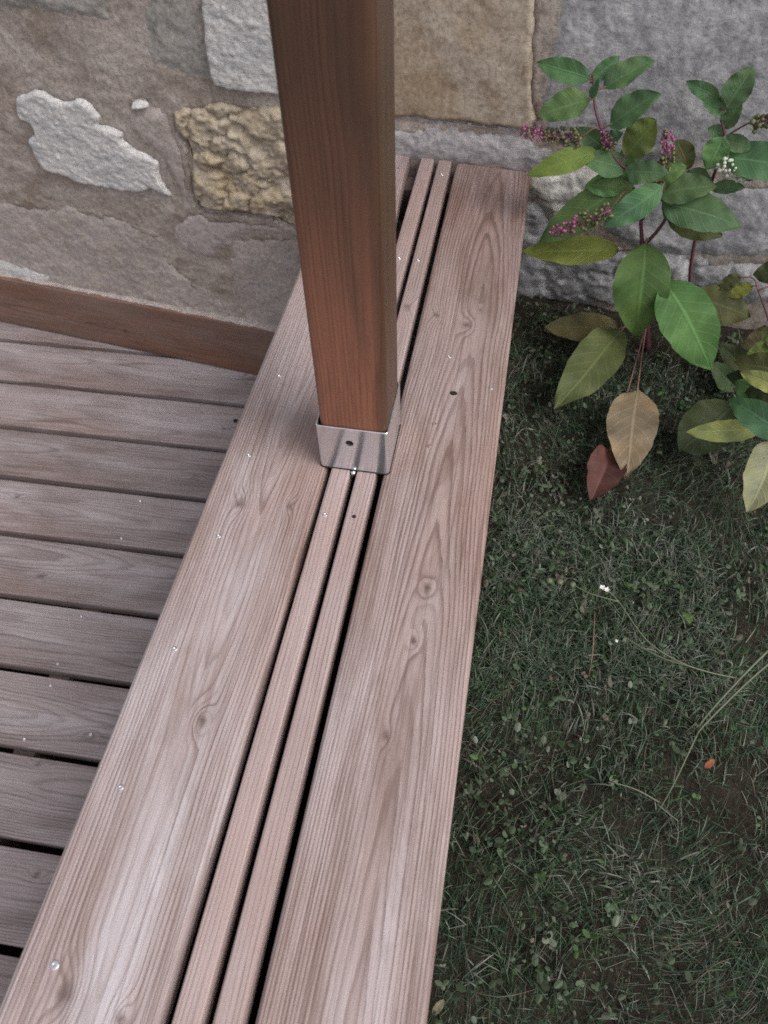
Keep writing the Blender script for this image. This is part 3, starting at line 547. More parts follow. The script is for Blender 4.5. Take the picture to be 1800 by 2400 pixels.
# ------------------------------------------------------------------ timber
def board(name, L, Wd, T, mat, parent, M, rad=.004, du=.004, dv=.008, uc=0.0, q0=.035, slope=.04, qn=.014, spacing=.0042, seed=0,
          knots=(), wear=None, bend=None, warp_amp=.0008, both=False, stain=None):
    """a sawn board: x across, y along, z=0 its upper face. Growth rings of a log give the grain."""
    n_top = max(4, int((Wd - 2 * rad) / du))
    prof = [(-Wd / 2, -T + (rad if both else 0))]
    arc = 5
    for k in range(arc + 1):
        a = math.pi - k * math.pi / 2 / arc
        prof.append((-Wd / 2 + rad + rad * math.cos(a), -rad + rad * math.sin(a)))
    for k in range(1, n_top):
        prof.append((-Wd / 2 + rad + (Wd - 2 * rad) * k / n_top, 0))
    for k in range(arc + 1):
        a = math.pi / 2 - k * math.pi / 2 / arc
        prof.append((Wd / 2 - rad + rad * math.cos(a), -rad + rad * math.sin(a)))
    prof.append((Wd / 2, -T + (rad if both else 0)))
    if both:
        for k in range(1, arc + 1):
            a = -k * math.pi / 2 / arc
            prof.append((Wd / 2 - rad + rad * math.cos(a), -T + rad + rad * math.sin(a)))
        for k in range(1, n_top):
            prof.append((Wd / 2 - rad - (Wd - 2 * rad) * k / n_top, -T))
        for k in range(arc):
            a = -math.pi / 2 - k * math.pi / 2 / arc
            prof.append((-Wd / 2 + rad + rad * math.cos(a), -T + rad + rad * math.sin(a)))
    prof = np.array(prof); npf = len(prof)
    nv = max(2, int(L / dv)) + 1
    v = np.linspace(0, L, nv)
    U = np.repeat(prof[None, :, 0], nv, 0); Wz = np.repeat(prof[None, :, 1], nv, 0); V = np.repeat(v[:, None], npf, 1)
    # rings
    drift = .010 * fbm(v * 1.3, v * 0 + seed, seed + 3, 3)[:, None]
    q = q0 + slope * (V - L / 2) + qn * fbm(v * 1.9, v * 0 + 3.3 * seed, seed + 7, 3)[:, None] + Wz * .8
    p = U - uc + drift
    r = np.hypot(p, q)
    kn = np.zeros_like(r)
    for (ku, kv, ks, amp) in knots:
        du_ = (U - ku) / ks; dv_ = (V - kv) / (ks * 1.9)
        g = np.exp(-(du_ ** 2 + dv_ ** 2))
        r = r + amp * g
        kn = np.maximum(kn, np.exp(-((du_ * 2.1) ** 2 + (dv_ * 3.2) ** 2) ** 2))
    r = r + .0014 * fbm(U * 60, V * 5, seed + 13, 3)
    ring = r / spacing + 60
    wr = np.zeros_like(r) if wear is None else wear(U, V)
    sn_ = np.zeros_like(r) if stain is None else np.clip(stain(U, V), 0, 1)
    X = U.copy(); Zz = Wz + warp_amp * fbm(U * 8, V * 3, seed + 21, 2) * (Wz > -T * .5)
    if bend is not None: X = X + bend(V)
    verts = np.stack([X.ravel(), V.ravel(), Zz.ravel()], 1)
    f = []
    for i in range(nv - 1):
        a = i * npf
        for j in range(npf):
            j2 = (j + 1) % npf
            f.append((a + j, a + j2, a + npf + j2, a + npf + j))
    f.append(tuple(range(npf - 1, -1, -1)) if False else tuple(range(npf))[::-1])
    f.append(tuple((nv - 1) * npf + j for j in range(npf)))
    o = mesh_obj(name, verts, [t[::-1] for t in f], mat, parent, True, {'ring': ring.ravel(), 'knot': kn.ravel(), 'wear': wr.ravel(), 'stain': sn_.ravel()})
    o.matrix_local = M
    try:
        o.data.set_sharp_from_angle(angle=math.radians(50))
    except Exception:
        pass
    return o


def TR(x, y, z, rz=0.0):
    return Matrix.Translation((x, y, z)) @ Matrix.Rotation(rz, 4, 'Z')


M_bench = wood_mat('bench_wood', (0.385, 0.276, 0.248), (0.15, 0.094, 0.078), (0.46, 0.405, 0.415), .55, 1.4, .6, dirt=(0.15, 0.092, 0.068), dirt_amt=.75, var=.02)
M_bench_pale = wood_mat('bench_wood_pale', (0.375, 0.275, 0.25), (0.17, 0.11, 0.096), (0.48, 0.44, 0.46), .65, 1.3, .6, dirt=(0.17, 0.115, 0.09), dirt_amt=.7, var=.02)
M_slat = wood_mat('slat_wood', (0.39, 0.287, 0.265), (0.225, 0.15, 0.132), (0.46, 0.41, 0.425), .5, .8, .62, dirt_amt=.2, var=.05, fibre=.2)
M_deck = wood_mat('deck_wood', (0.30, 0.234, 0.222), (0.12, 0.086, 0.081), (0.41, 0.37, 0.385), .8, 1.0, .7, dirt_amt=.5, var=.10)
M_plank = wood_mat('skirting_wood', (0.25, 0.128, 0.082), (0.10, 0.050, 0.034), (0.27, 0.215, 0.195), .5, 1.2, .55, dirt_amt=.45, var=.0)
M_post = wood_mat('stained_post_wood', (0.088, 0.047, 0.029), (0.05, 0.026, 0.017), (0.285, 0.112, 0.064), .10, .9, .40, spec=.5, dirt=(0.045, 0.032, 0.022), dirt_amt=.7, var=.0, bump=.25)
M_frame = wood_mat('frame_wood', (0.12, 0.085, 0.07), (0.06, 0.045, 0.035), (0.14, 0.12, 0.11), .4, .7, .75, var=.05)

k = NT('screw_steel')
M_screw = k.done((0.85, 0.85, 0.86), .28, None, 1.0)
k = NT('dull_screw_steel')
M_screw_dull = k.done((0.42, 0.33, 0.29), .5, None, .8)


def screw(parent, x, y, z, r=.0031, dull=False, rz=0.0):
    """a countersunk head with a cross recess"""
    n = 16; v = []; f = []
    prof = [(1.0, -.0012), (1.0, .0004), (.86, .0009), (.5, .0011)]
    for rad, h in prof:
        for i in range(n):
            a = 2 * math.pi * i / n
            v.append((x + math.cos(a) * rad * r, y + math.sin(a) * rad * r, z + h))
    for j in range(len(prof) - 1):
        for i in range(n):
            f.append((j * n + i, j * n + (i + 1) % n, (j + 1) * n + (i + 1) % n, (j + 1) * n + i))
    b = len(v)
    for i in range(8):
        a = 2 * math.pi * (i + .5) / 8 + rz; q = .42 if i % 2 == 0 else .2
        v.append((x + math.cos(a) * r * q, y + math.sin(a) * r * q, z + .0003))
    v.append((x, y, z - .0006)); c = len(v) - 1
    base = 3 * n
    for i in range(8):
        f.append((base + 2 * i, base + 2 * i + 1, b + i)); f.append((base + 2 * i + 1, base + (2 * i + 2) % n, b + (i + 1) % 8, b + i)); f.append((b + i, b + (i + 1) % 8, c))
    return mesh_obj('screw', v, f, M_screw_dull if dull else M_screw, parent, False)


# ------------------------------------------------------------------ bench
bench = empty('bench', (0, 0, GZ))
tag(bench, 'long brown timber bench of wide boards with two narrow slats in the middle', 'bench')
Y0, Y1 = -1.7, .792
BL = Y1 - Y0


def bench_board(name, x0, x1, mat, y1, **kw):
    return board(name, y1 - Y0, x1 - x0, .027, mat, bench, TR((x0 + x1) / 2, Y0, -GZ), **kw)


def kn(lst, xc):
    return [(x - xc, y - Y0, s_, a) for (x, y), s_, a in lst]


xL = .0716; xR = .2906
wear_L = lambda U, V: .55 * sstep(.035, .0, np.abs(U - .012 + .012 * perlin(V * 3, V * 0, 77))) * sstep(1.62, 1.5, V) * sstep(.5, .95, V) * np.clip(.6 + .8 * fbm(U * 14, V * 4, 78, 3), 0, 1) + .35 * sstep(1.75, 1.0, V) * np.clip(.5 + .9 * fbm(U * 20, V * 3, 81, 4), 0, 1)
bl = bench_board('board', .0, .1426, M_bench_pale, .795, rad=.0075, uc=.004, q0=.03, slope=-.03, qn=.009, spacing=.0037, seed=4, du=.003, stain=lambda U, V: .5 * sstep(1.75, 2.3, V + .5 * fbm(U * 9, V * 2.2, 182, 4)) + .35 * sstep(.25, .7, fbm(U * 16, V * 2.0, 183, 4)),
                 knots=kn([((.048, -.077), .012, .011), ((.111, -.070), .008, .008), ((.0915, -.362), .010, .012), ((.054, -.616), .016, .012), ((.108, -.626), .008, .010)], xL),
                 wear=wear_L, bend=lambda V: .0039 * (V + Y0) - .019 * sstep(2.0, 2.5, V) ** 1.3)
br = bench_board('board', .2192, .3628, M_bench, .778, rad=.0065, uc=.010, q0=.030, slope=.030, qn=.007, spacing=.0035, seed=9, du=.003, stain=lambda U, V: .75 * sstep(1.65, 2.35, V + .5 * fbm(U * 9, V * 2.2, 180, 4)) + .55 * sstep(.15, .6, fbm(U * 16, V * 2.0, 181, 4)), wear=lambda U, V: .5 * sstep(1.75, .9, V + .25 * fbm(U * 10, V * 3, 79, 3)) * np.clip(.6 + .9 * fbm(U * 22, V * 3.2, 80, 4), 0, 1),  # browner towards the far end, plus random patches
                 knots=kn([((.3008, -.163), .010, .008), ((.2937, .313), .012, .008), ((.309, .350), .007, .003), ((.2963, -.231), .007, .007), ((.285, -.343), .006, .005), ((.243, .33), .010, .008), ((.31, -.98), .012, .012)], xR))
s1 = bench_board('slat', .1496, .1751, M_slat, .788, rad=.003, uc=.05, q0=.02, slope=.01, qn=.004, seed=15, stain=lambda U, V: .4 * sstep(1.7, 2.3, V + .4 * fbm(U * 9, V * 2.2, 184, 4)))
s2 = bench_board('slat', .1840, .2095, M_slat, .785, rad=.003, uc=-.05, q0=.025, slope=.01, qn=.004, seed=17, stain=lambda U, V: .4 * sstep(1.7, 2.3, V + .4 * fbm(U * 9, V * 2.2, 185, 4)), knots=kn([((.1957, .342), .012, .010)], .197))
# carcass below the boards
for x, nm in ((.022, 'side_panel'), (.332, 'side_panel')):
    for j in range(4):
        zt = -.106 - j * .155
        board(nm, BL - .02, .150, .022, M_frame, bench, TR(x + (.022 if x < .1 else 0), Y0, -GZ + zt) @ Matrix.Rotation(math.pi / 2 if x < .1 else math.pi / 2, 4, 'Y'), du=.03, dv=.25, seed=30 + j)
for j, y in enumerate((-1.64, -.97, .03, .72)):
    bb = Join()
    x0, x1, z0, z1 = .024, .338, -.095, -.0275
    bb.add([(a, b, c - GZ) for c in (z0, z1) for a, b in ((x0, y), (x1, y), (x1, y + .045), (x0, y + .045))], [(0, 3, 2, 1), (4, 5, 6, 7), (0, 1, 5, 4), (1, 2, 6, 5), (2, 3, 7, 6), (3, 0, 4, 7)])
    bb.build('bearer', M_frame, bench, smooth=False)
dull = {13, 14, 10}
for i, (x, y) in enumerate(bs):
    par = bl if x < .146 else s1 if x < .18 else s2 if x < .2145 else br
    o = screw(par, x - par.location.x, y - Y0, .0005, .0030 if i != 5 else .004, i in dull, rz=i * .7)
M_hole_shade = NT('dark_hole_shade').done((.02, .014, .012), .9)  # near-black for holes and for the painted shade at the shoe


def pit(parent, x, y, r, name='nail_hole', sx=1.0):
    v = []; f = []; n = 12
    for j, (q, h) in enumerate(((1.25, .0004), (1.0, .0009), (.75, .0006), (.3, .0004))):
        for i in range(n):
            a = 2 * math.pi * i / n
            v.append((x + math.cos(a) * q * r * sx, y + math.sin(a) * q * r, h))
    for j in range(3):
        for i in range(n): f.append((j * n + i, j * n + (i + 1) % n, (j + 1) * n + (i + 1) % n, (j + 1) * n + i))
    f.append(tuple(3 * n + i for i in range(n)))
    return mesh_obj(name, v, f, M_hole_shade, parent)


pit(br, holes[0][0] - br.location.x, holes[0][1] - Y0, .0034, sx=1.3)
pit(s2, holes[1][0] - s2.location.x, holes[1][1] - Y0, .0022)

# ------------------------------------------------------------------ post and its metal shoe
SX, SY, SH, SS = .1345, .0, .079, .0925
shoe = empty('post_bracket', (SX, SY, 0))
tag(shoe, 'shiny galvanised metal shoe screwed onto the bench slats around the foot of the post', 'bracket')
k = NT('galvanised_steel')
o_ = k.obj()
gn = k.noise(k.mapping(o_, (30, 30, 30)), 1.0, 4)
gf = k.noise(k.mapping(o_, (400, 400, 40)), 1.0, 3)
M_zinc = k.done(k.mix(gn, (.62, .635, .67), (.74, .75, .78)), k.math('MULTIPLY_ADD', gn, .10, .11), k.bump(gf, .04, .0004), .84)


def sleeve(x0, y0, x1, y1, z0, z1, rc, th, hole=None):
    """four-sided sheet sleeve with rounded corners; outer and inner skins, rim and foot"""
    ring = []
    for cx_, cy_, a0 in ((x1 - rc, y0 + rc, -90), (x1 - rc, y1 - rc, 0), (x0 + rc, y1 - rc, 90), (x0 + rc, y0 + rc, 180)):
        for kk in range(7):
            a = math.radians(a0 + 15 * kk)
            ring.append((cx_, cy_, math.cos(a), math.sin(a)))
    n = len(ring)
    v = []
    for z, out in ((z0, 1), (z1 - .0006, 1), (z1, .7), (z1, .3), (z1 - .0006, 0), (z0, 0)):
        rr_ = rc - th * (1 - out)
        for (a, b, c, d) in ring: v.append((a + c * rr_, b + d * rr_, z))
    f = []
    for j in range(5):
        for i in range(n): f.append((j * n + i, j * n + (i + 1) % n, (j + 1) * n + (i + 1) % n, (j + 1) * n + i))
    return v, f


v, f = sleeve(0, 0, SS, .0925, .0015, SH, .0045, .0022)
# cut a round hole through the front face: the front quad lies between the last vertex of the 4th corner and the first of the 1st
n_r = 28
hx, hz, hr = .0425, .053, .0052
def front_with_hole(v, f, la, lb, yv, flip):
    a, b = (la + 1) * n_r - 1, la * n_r
    c, d = lb * n_r, (lb + 1) * n_r - 1
    tgt = {a, b, c, d}
    for q in list(f):
        if set(q) == tgt: f.remove(q)
    base = len(v); m = 24
    for i in range(m):
        t = 2 * math.pi * i / m
        v.append((hx + hr * math.cos(t), yv, hz + hr * math.sin(t)))
    ol = [a, b, c, d]
    co = [(v[i][0], v[i][2]) for i in ol]
    # fan between the hole and the rectangle's corners
    cor = [min(range(m), key=lambda i: (v[base + i][0] - hx) * -(p[0] - hx) + (v[base + i][2] - hz) * -(p[1] - hz)) for p in co]
    order = sorted(range(4), key=lambda i: math.atan2(co[i][1] - hz, co[i][0] - hx) % (2 * math.pi))
    for s_ in range(4):
        i0, i1 = order[s_], order[(s_ + 1) % 4]
        h0 = int(round((math.atan2(co[i0][1] - hz, co[i0][0] - hx) % (2 * math.pi)) / (2 * math.pi) * m)) % m
        h1 = int(round((math.atan2(co[i1][1] - hz, co[i1][0] - hx) % (2 * math.pi)) / (2 * math.pi) * m)) % m
        q = h0
        mid = (h0 + ((h1 - h0) % m) // 2) % m
        while q != h1:
            nx = (q + 1) % m
            corner = ol[i0] if ((q - h0) % m) < ((h1 - h0) % m) // 2 else ol[i1]
            f.append((base + q, corner, base + nx) if not flip else (base + nx, corner, base + q))
            if nx == mid: f.append((ol[i0], ol[i1], base + nx) if not flip else (base + nx, ol[i1], ol[i0]))
            q = nx
    return base
b1 = front_with_hole(v, f, 0, 1, 0.0, False)
b2 = front_with_hole(v, f, 5, 4, .0022, True)
for i in range(24): f.append((b1 + i, b1 + (i + 1) % 24, b2 + (i + 1) % 24, b2 + i))
o = mesh_obj('sleeve', v, f, M_zinc, shoe, True)
try: o.data.set_sharp_from_angle(angle=math.radians(40))
except Exception: pass
fl = Join()
fl.add([(.004, .004, .0012), (SS - .004, .004, .0012), (SS - .004, .087, .0012), (.004, .087, .0012), (.004, .004, .0035), (SS - .004, .004, .0035), (SS - .004, .087, .0035), (.004, .087, .0035)],
       [(0, 3, 2, 1), (4, 5, 6, 7), (0, 1, 5, 4), (1, 2, 6, 5), (2, 3, 7, 6), (3, 0, 4, 7)])
fl.build('base_plate', M_zinc, shoe, smooth=False)
mesh_obj('hole_shade', [(hx + .0046 * math.cos(q * .5236), .0027, hz + .0046 * math.sin(q * .5236)) for q in range(12)], [tuple(range(12))], M_hole_shade, shoe)  # dark disc stands for the shade inside the sleeve's hole
bolt = Join()
tv, tf = tube([(.0450, -.003, -.006), (.0450, -.003, .001)], .0030, 10, 1); bolt.add(tv, tf)
bolt.build('bolt', M_screw, shoe)
# black strip painting the contact shadow as a thin line under the shoe
contact_shd = []
for a in range(28): pass
v2, f2 = sleeve(-.0009, -.0009, SS + .0009, .0934, .0004, .0016, .005, .02)
mesh_obj('contact_shadow', v2, f2, M_hole_shade, shoe)

post = empty('post', (SX + .00485 + .04275, .0034 + .04275, .004))
tag(post, 'upright dark brown stained timber post standing in a metal shoe on the bench', 'post')
PS = .0855
pm = Matrix.Translation((0, -PS / 2, 0)) @ Matrix.Rotation(math.pi / 2, 4, 'X')
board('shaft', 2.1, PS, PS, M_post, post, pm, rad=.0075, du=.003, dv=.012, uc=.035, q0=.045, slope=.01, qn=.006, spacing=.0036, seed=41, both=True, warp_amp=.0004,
      wear=lambda U, V: .85 * sstep(.52, .10, V + .03 * fbm(U * 20, V * 6, 43, 3)) * sstep(.040, .026, U))  # redder towards the foot, fading out near the right edge

# ------------------------------------------------------------------ deck
deck = empty('terrace_deck', (0, 0, ZD))
tag(deck, 'sunken terrace deck of weathered grey-brown boards left of the bench', None, kind='structure')
AD, D0, DP, GAP = .0222, .874, .1603, .015
dn = Vector((-math.sin(AD), math.cos(AD), 0)); dd = Vector((math.cos(AD), math.sin(AD), 0))
rd = np.random.default_rng(3)
dboards = []
for i in range(-1, 17):
    nc = D0 - (i + .5) * DP
    c = dn * nc + dd * (-2.4)
    # board frame: its y runs along the deck direction
    M = Matrix.Translation((c.x, c.y, 0)) @ Matrix.Rotation(AD - math.pi / 2, 4, 'Z')
    near = -1 <= i < 10
    kk = []
    for (x, y) in knD:
        p = Vector((x, y, 0)) - c
        u_, v_ = p.x * math.sin(AD) - p.y * math.cos(AD), p.dot(dd)
        if abs(-p.dot(dn)) < DP / 2: kk.append((-p.dot(dn), v_, .009, .008))
    if rd.random() < .6: kk.append(((rd.random() - .5) * .1, 1.5 + rd.random() * .8, .010, .009))
    o = board('deck_board', 2.418, DP - GAP, .027, M_deck, deck, M, rad=.003, du=.005 if near else .02, dv=.010 if near else .1,
              uc=(rd.random() - .5) * .08, q0=.025 + rd.random() * .04, slope=(rd.random() - .5) * .07, qn=.014, seed=60 + i, knots=kk,
              wear=lambda U, V, s_=i: .45 * sstep(.1, .6, fbm(U * 9, V * 2.2, 90 + s_, 4)), warp_amp=.0012,
              stain=lambda U, V, s_=i: .6 * sstep(.2, .7, fbm(U * 12, V * 1.8, 190 + s_, 4)))
    dboards.append((o, nc, c))
for j, (x, y) in enumerate(ds):
    p = Vector((x, y, 0))
    o, nc, c = min(dboards, key=lambda t: abs(t[1] - p.dot(dn)))
    q = p - c
    screw(o, -q.dot(dn), q.dot(dd), .0006, .0034, False, rz=j)
o, nc, c = min(dboards, key=lambda t: abs(t[1] - Vector((*dhole, 0)).dot(dn)))
q = Vector((*dhole, 0)) - c
pit(o, -q.dot(dn), q.dot(dd), .005, 'knot_hole', 1.1)
for j, x in enumerate((-2.2, -1.6, -1.0, -.47, -.05)):
    b = Join()
    b.add([(x + a, y_, z_) for z_ in (-.13, -.0275) for a, y_ in ((-.022, -2.0), (.022, -2.0), (.022, .8), (-.022, .8))], [(0, 3, 2, 1), (4, 5, 6, 7), (0, 1, 5, 4), (1, 2, 6, 5), (2, 3, 7, 6), (3, 0, 4, 7)])
    b.build('joist', M_frame, deck, smooth=False)

skirt = empty('skirting_board', tuple(NV * .7785 + Vector((0, 0, ZD + .003))), AW)
tag(skirt, 'brown plank standing on edge along the foot of the stone wall behind the deck', 'board')
ms = Matrix.Translation((-2.2, 0, .0845)) @ Matrix.Rotation(-math.pi / 2, 4, 'Z') @ Matrix.Rotation(-math.pi / 2, 4, 'Y')
ms = Matrix(((0, 1, 0, -2.2), (0, 0, -1, 0), (-1, 0, 0, .084), (0, 0, 0, 1)))
board('plank', 2.115, .168, .024, M_plank, skirt, ms, rad=.003, du=.005, dv=.012, uc=.02, q0=.02, slope=-.03, qn=.014, seed=51, both=False,
      knots=[(.02, 1.42, .016, .014)])
pl = skirt.children[0]
# a rough fillet of lime mortar lying along the plank's upper edge
fs = np.arange(-2.2, -.087, .004); fa = np.linspace(math.pi, 0, 9)
FS, FA = np.meshgrid(fs, fa, indexing='ij')
fr_ = .0065 + .004 * sstep(-.9, -.15, FS) + .0035 * fbm(FS * 16, FA * 0, 610, 3) + .0016 * fbm(FS * 70, FA * 1.5, 611, 3)
fr_ = np.maximum(fr_, .002)
FV = np.stack([FS.ravel(), (.0175 - np.cos(FA) * -1 * fr_ * 1.5).ravel(), (.1655 + np.sin(FA) * fr_ * .8).ravel()], 1)
M_fillet = stone_mat('fillet_mortar', (.36, .31, .285), (.47, .42, .40), (.30, .26, .245), 26, spots=.15, bump=1.0)
mesh_obj('mortar_fillet', FV, grid_faces(len(fs), len(fa)), M_fillet, skirt)

# ------------------------------------------------------------------ ground, lawn
k = NT('dark_soil')
o_ = k.obj()
sn = k.noise(o_, 14, 7, .65)
sf = k.noise(o_, 160, 5, .7)
c_ = k.mix(k.ramp(sn, [(.35, 0), (.65, 1)]), (.022, .018, .014), (.055, .045, .034))
c_ = k.mix(k.ramp(sf, [(.55, 0), (.75, 1)]), c_, (.10, .085, .065))
M_soil = k.done(c_, .95, k.bump(k.math('ADD', sn, sf), .9, .01), spec=.1)


def lawn_h(x, y):
    return GZ + .012 * fbm(x * 5, y * 5, 400, 4) + .05 * sstep(.62, .72, y + .1248 * x) * .3


gx = np.concatenate([np.arange(.335, 1.6, .012), np.linspace(1.65, 40, 40)])
gy = np.concatenate([np.linspace(-40, -1.7, 40), np.arange(-1.66, .86, .012)])
GX, GY = np.meshgrid(gx, gy, indexing='ij')
GH = lawn_h(GX, GY)
tag(mesh_obj('lawn', np.stack([GX.ravel(), GY.ravel(), GH.ravel()], 1), grid_faces(len(gx), len(gy)), M_soil), kind='structure')
tag(mesh_obj('ground', [(-40, -40, -.83), (.345, -40, -.83), (.345, 1.4, -.83), (-40, 1.4, -.83)], [(0, 1, 2, 3)], M_soil, smooth=False), kind='structure')

k = NT('grass_blades')
tint = k.attr('tint').outputs['Color']
M_grass = k.done(tint, .6, spec=.25)
tr = k.n('BsdfTranslucent'); k.l(tint, tr.inputs[0])
mx = k.n('MixShader'); mx.inputs[0].default_value = .22
k.l(k.b.outputs[0], mx.inputs[1]); k.l(tr.outputs[0], mx.inputs[2]); k.l(mx.outputs[0], k.out.inputs[0])


def blades(N, xr, yr, hmin, hmax, wmin, wmax, seed, flat=.5, pal=None):
    r = np.random.default_rng(seed)
    x = xr[0] + (xr[1] - xr[0]) * r.random(N); y = yr[0] + (yr[1] - yr[0]) * r.random(N)
    dens = fbm(x * 6, y * 6, seed + 5, 3)
    ok = (r.random(N) < np.clip(.75 + .9 * dens, .12, 1)) & (y < .785 - .1248 * x) & ((y < .66 - .1248 * x) | (r.random(N) < .35))
    x, y, dens = x[ok], y[ok], dens[ok]; n = len(x)
    L = hmin + (hmax - hmin) * r.random(n) ** 2.2
    w = wmin + (wmax - wmin) * r.random(n)
    az = r.random(n) * 2 * np.pi
    az = np.where(r.random(n) < .35, 1.2 + .8 * perlin(x * 4, y * 4, seed + 8) * 3, az)
    lean = .25 + (1.25 - .25) * np.clip(r.random(n) * (.7 + flat), 0, 1)
    bend = .3 + .9 * r.random(n)
    dx, dy = np.cos(az), np.sin(az)
    nx, ny = -dy, dx
    tw = (r.random(n) - .5) * 1.6
    cols = []
    z0 = lawn_h(x, y) - .002
    P = []
    px, pz = np.zeros(n), np.zeros(n); th = lean.copy()
    seg = 3
    for s_ in range(seg + 1):
        P.append((px.copy(), pz.copy()))
        px = px + np.sin(np.clip(th, 0, 1.9)) * L / seg; pz = pz + np.cos(np.clip(th, 0, 1.9)) * L / seg
        th = th + bend * .55
    V = np.zeros((n, 2 * seg + 1, 3))
    for s_ in range(seg):
        ww = w * (1 - .28 * s_) * .5
        for q, sg in enumerate((-1, 1)):
            V[:, 2 * s_ + q, 0] = x + dx * P[s_][0] + sg * nx * ww * np.cos(tw)
            V[:, 2 * s_ + q, 1] = y + dy * P[s_][0] + sg * ny * ww * np.cos(tw)
            V[:, 2 * s_ + q, 2] = z0 + np.maximum(P[s_][1], .001) + sg * ww * np.sin(tw)
    V[:, 2 * seg, 0] = x + dx * P[seg][0]; V[:, 2 * seg, 1] = y + dy * P[seg][0]; V[:, 2 * seg, 2] = z0 + np.maximum(P[seg][1], .001)
    base = (np.arange(n) * (2 * seg + 1))[:, None]
    F4 = np.concatenate([base + np.array([[2 * s_, 2 * s_ + 1, 2 * s_ + 3, 2 * s_ + 2]]) for s_ in range(seg - 1)], 0)
    F3 = base + np.array([[2 * seg - 2, 2 * seg - 1, 2 * seg]])
    pal = np.array(pal); pr_ = pal[:, 3] / pal[:, 3].sum()
    # colour patches: green here, brown thatch there
    zone = fbm(x * 3.1, y * 3.1, seed + 11, 3)
    ci = r.choice(len(pal), n, p=pr_)
    dry = (zone + .5 * r.standard_normal(n)) > .55
    ci = np.where(dry & (r.random(n) < .7), r.choice([3, 4], n), ci)
    C_ = pal[ci, :3] * np.array((.74, .82, .86)) * ((.6 + .7 * r.random(n)) * np.clip(1.05 + .9 * perlin(x * 4.3 + 3, y * 4.3, seed + 61), .6, 1.7))[:, None]
    tintv = np.concatenate([np.repeat(C_[:, None, :], 2 * seg + 1, 1), np.ones((n, 2 * seg + 1, 1))], 2)
    return V.reshape(-1, 3), F4.tolist() + F3.tolist(), tintv.reshape(-1, 4)


PAL = [(.052, .102, .044, 5), (.078, .136, .062, 4), (.135, .175, .112, 2.5), (.125, .108, .080, 2), (.26, .24, .19, 1.2), (.052, .108, .072, 3)]
v, f, t = blades(105000, (.36, 1.05), (-.95, .78), .008, .048, .0007, .0017, 71, .8, PAL)
def tufts(n, seed):
    r_ = np.random.default_rng(seed); V_ = []; F_ = []; T_ = []
    for q in range(n):
        if r_.random() < .5: x0, y0 = .39 + .34 * r_.random(), -.12 + .29 * r_.random()
        else: x0, y0 = .37 + .6 * r_.random(), -.85 + 1.45 * r_.random()
        g = r_.random()
        c0 = np.array((.062, .118, .05) if g < .32 else (.13, .17, .11) if g < .66 else (.24, .245, .19))
        for w_ in range(int(r_.integers(5, 14))):
            a = r_.random() * 6.28; L = .016 + .034 * r_.random() ** 1.4; le = .5 + 1.2 * r_.random(); w2 = .0005 + .0008 * r_.random() ** 1.5
            bx, by = x0 + .012 * r_.standard_normal(), y0 + .012 * r_.standard_normal()
            z = float(lawn_h(bx, by)); o_ = len(V_); d = np.array((math.cos(a), math.sin(a), 0)); s_ = np.array((-math.sin(a), math.cos(a), 0)); p = np.array((bx, by, z)); th = le * .4
            col = np.clip(c0 * (.5 + .7 * r_.random()) * np.array((.85, .88, .95)), 0, 1)
            for s2 in range(5):
                ww = w2 * (1, .95, .8, .5, .06)[s2]
                V_ += [tuple(p - s_ * ww), tuple(p + s_ * ww + np.array((0, 0, ww * .6)))]; T_ += [(*col, 1)] * 2
                p = p + (d * math.sin(th) + np.array((0, 0, math.cos(th)))) * L / 4; th += le * .42
                p[2] = max(p[2], z + .002)
            F_ += [(o_ + 2 * s2, o_ + 2 * s2 + 1, o_ + 2 * s2 + 3, o_ + 2 * s2 + 2) for s2 in range(4)]
    return V_, F_, T_


tv_, tf_, tt_ = tufts(1150, 88)
o_n = len(v)
v = np.concatenate([v, np.array(tv_)]); f = f + [tuple(i + o_n for i in q) for q in tf_]; t = np.concatenate([t, np.array(tt_)])
tag(mesh_obj('grass', v, f, M_grass, None, False, {'tint': t}), 'short dark lawn grass mixed with dry thatch beside the bench', 'grass', kind='stuff')
v, f, t = blades(26000, (.37, 2.6), (-2.6, .6), .02, .06, .0016, .003, 72, .6, PAL)
k_ = (np.array(v).reshape(-1, 7, 3)[:, 0, 0] > 1.03) | (np.array(v).reshape(-1, 7, 3)[:, 0, 1] < -.93)
v = np.array(v).reshape(-1, 7, 3)[k_].reshape(-1, 3); t = t.reshape(-1, 7, 4)[k_].reshape(-1, 4); n_ = int(k_.sum())
base = (np.arange(n_) * 7)[:, None]
f = np.concatenate([base + np.array([[0, 1, 3, 2]]), base + np.array([[2, 3, 5, 4]])]).tolist() + (base + np.array([[4, 5, 6]])).tolist()
tag(mesh_obj('outer_grass', v, f, M_grass, None, False, {'tint': t}), 'lawn grass further away from the bench', 'grass', kind='stuff')

